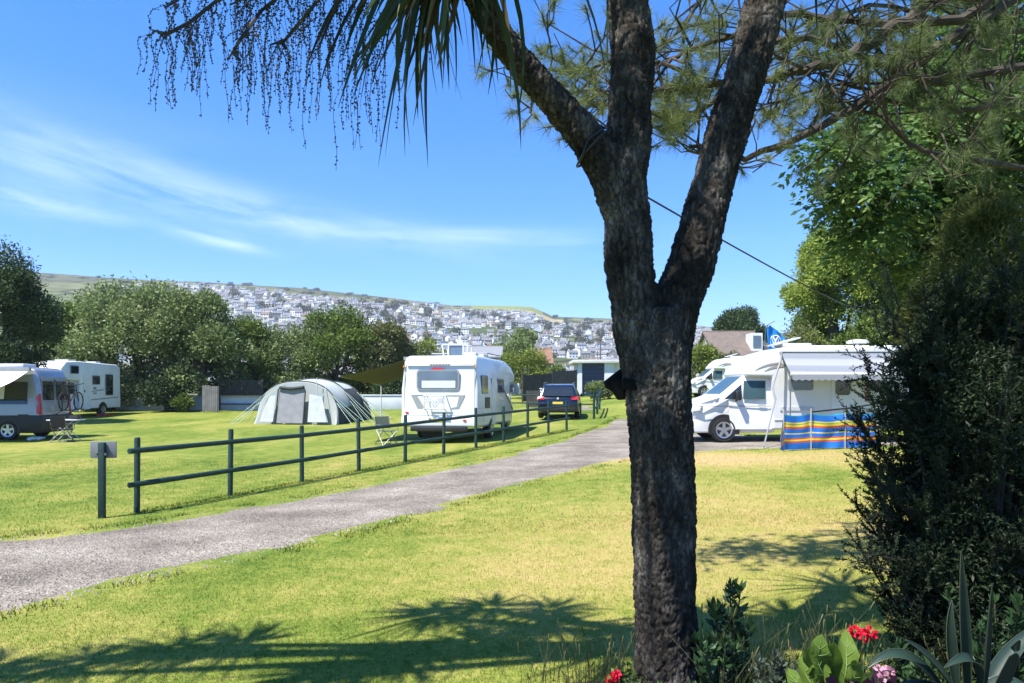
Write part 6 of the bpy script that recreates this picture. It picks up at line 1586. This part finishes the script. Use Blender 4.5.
lm.build('leaves', [BLM, mat('pale_leaf_vein', (.16, .24, .07), .6)], bl)
# geraniums
RED = leafmat('red_petals', [(.50, .008, .03), (.75, .02, .06)], .5, .3, 9); PINK = leafmat('pink_petals', [(.55, .22, .35), (.70, .35, .45)], .5, .3, 9); PUR = leafmat('purple_leaves', [(.03, .012, .025), (.07, .03, .055)], .45, .2, 6)
def flowers(name, label, px, D, heads, petal, leafm, npet, rad, lsize, nleaf, seed, pl=.022):
    g = np.random.default_rng(seed); x = (px - 512) / F * D; r = thing(name, label, 'flower', (x, D, gz(x, D) + .03)); O = Vector(r.location); m = MB()
    for hx, hy in heads:
        e = at(hx, hy, D + .03 * g.normal()) - O; m.tube([Vector((0, 0, -.03)), Vector((e.x * .4, e.y, e.z * .6)), e], .004, 5)
        d = unit(g.normal(size=(npet, 3))); P = np.array(e[:]) + d * rad * (.5 + .5 * g.random((npet, 1)))
        npmesh('flower_head', leaf_quads(P, pl, .9, g, d, .6, .2), quad_idx(npet), petal, r)
    m.build('stems', mat('green_stem', (.05, .09, .03), .6), r)
    P = np.stack([g.normal(size=nleaf) * .08, g.normal(size=nleaf) * .07, .02 + .20 * g.random(nleaf)], 1); npmesh('leaves', leaf_quads(P, lsize, .7, g, unit(g.normal(size=(nleaf, 3)) + np.array([0, -.3, .6])), .4, .2), quad_idx(nleaf), leafm, r)
flowers('geranium', 'bright red geranium heads beside the broad pale leaves', 860, 3.65, [(855, 631), (866, 637), (871, 633)], RED, GL, 55, .017, .04, 46, 131)
flowers('geranium', 'small red flower at the left foot of the trunk', 612, 3.85, [(611, 679), (616, 675)], RED, MG, 40, .011, .028, 50, 132)
flowers('plant', 'purple-leaved plant with small pink flowers below the red geranium', 878, 3.4, [(884, 677), (890, 672), (878, 668)], PINK, PUR, 12, .008, .065, 60, 133)
# thin grass stalks and weeds
def stalks(label, n, x0, x1, y0, y1, hmin, hmax, seed, heads=.5):
    g = np.random.default_rng(seed); m = MB()
    for k in range(n):
        x = x0 + (x1 - x0) * g.random(); y = y0 + (y1 - y0) * g.random(); h = hmin + (hmax - hmin) * g.random() ** 1.6; b = Vector((x, y, gz(x, y))); dx, dy = g.normal() * .22 * h, g.normal() * .2 * h
        q = [b, b + Vector((dx * .3, dy * .3, h * .55)), b + Vector((dx, dy, h))]; m.tube(q, [.0022, .0016, .0008], 3)
        if g.random() < heads:
            e = q[-1]; m.tube([e - Vector((dx, dy, h)).normalized() * .05, e, e + Vector((dx, dy, h)).normalized() * .012], [.0015, .0042, .001], 4)
    o = m.build('tall_grass', leafmat('dry_stalks', [(.06, .085, .025), (.12, .13, .05), (.17, .15, .08)], .7, .2, 5), None); tag(o, label, kind='stuff')
stalks('thin grass stalks among the bed plants', 210, 1.0, 1.75, 3.6, 4.1, .10, .50, 141)
stalks('weedy stalks at the left of the trunk', 110, .05, .66, 3.85, 4.3, .06, .36, 142)
stalks('thin stalks at the bed edge by the dark bush', 140, 1.6, 2.6, 3.7, 4.3, .08, .36, 143)
g = np.random.default_rng(150); n = 9000
X = .55 + 2.6 * g.random(n); Yv = 3.45 + .72 * g.random(n) ; Z = GZV(X, Yv) + .02 + .09 * g.random(n)
tag(npmesh('ground_cover', leaf_quads(np.stack([X, Yv, Z], 1), .035, .45, g, unit(g.normal(size=(n, 3)) + np.array([0, 0, .6]))), quad_idx(n), leafmat('ground_cover_leaves', [(.015, .035, .012), (.04, .07, .02), (.08, .11, .035)], .5, .25, 5)), 'low leafy ground cover filling the flower bed', kind='stuff')

# sea air between the camp site and the town
m = MB(); x0, x1, y0, y1, z0, z1 = -2500, 2500, -400, 2500, -28, 262
m.add([(x0, y0, z0), (x1, y0, z0), (x1, y1, z0), (x0, y1, z0), (x0, y0, z1), (x1, y0, z1), (x1, y1, z1), (x0, y1, z1)], [(0, 3, 2, 1), (4, 5, 6, 7), (0, 1, 5, 4), (1, 2, 6, 5), (2, 3, 7, 6), (3, 0, 4, 7)])
HZ = bpy.data.materials.new('haze_air'); HZ.use_nodes = True; nt = HZ.node_tree; nt.nodes.remove(nt.nodes['Principled BSDF'])
pv = N(nt, 'ShaderNodeVolumePrincipled'); pv.inputs['Density'].default_value = .00018; pv.inputs['Color'].default_value = (.90, .94, 1, 1); pv.inputs['Anisotropy'].default_value = .1
L(nt, pv.outputs[0], nt.nodes['Material Output'].inputs['Volume'])
hzb = m.build('haze', HZ, None); tag(hzb, kind='stuff')
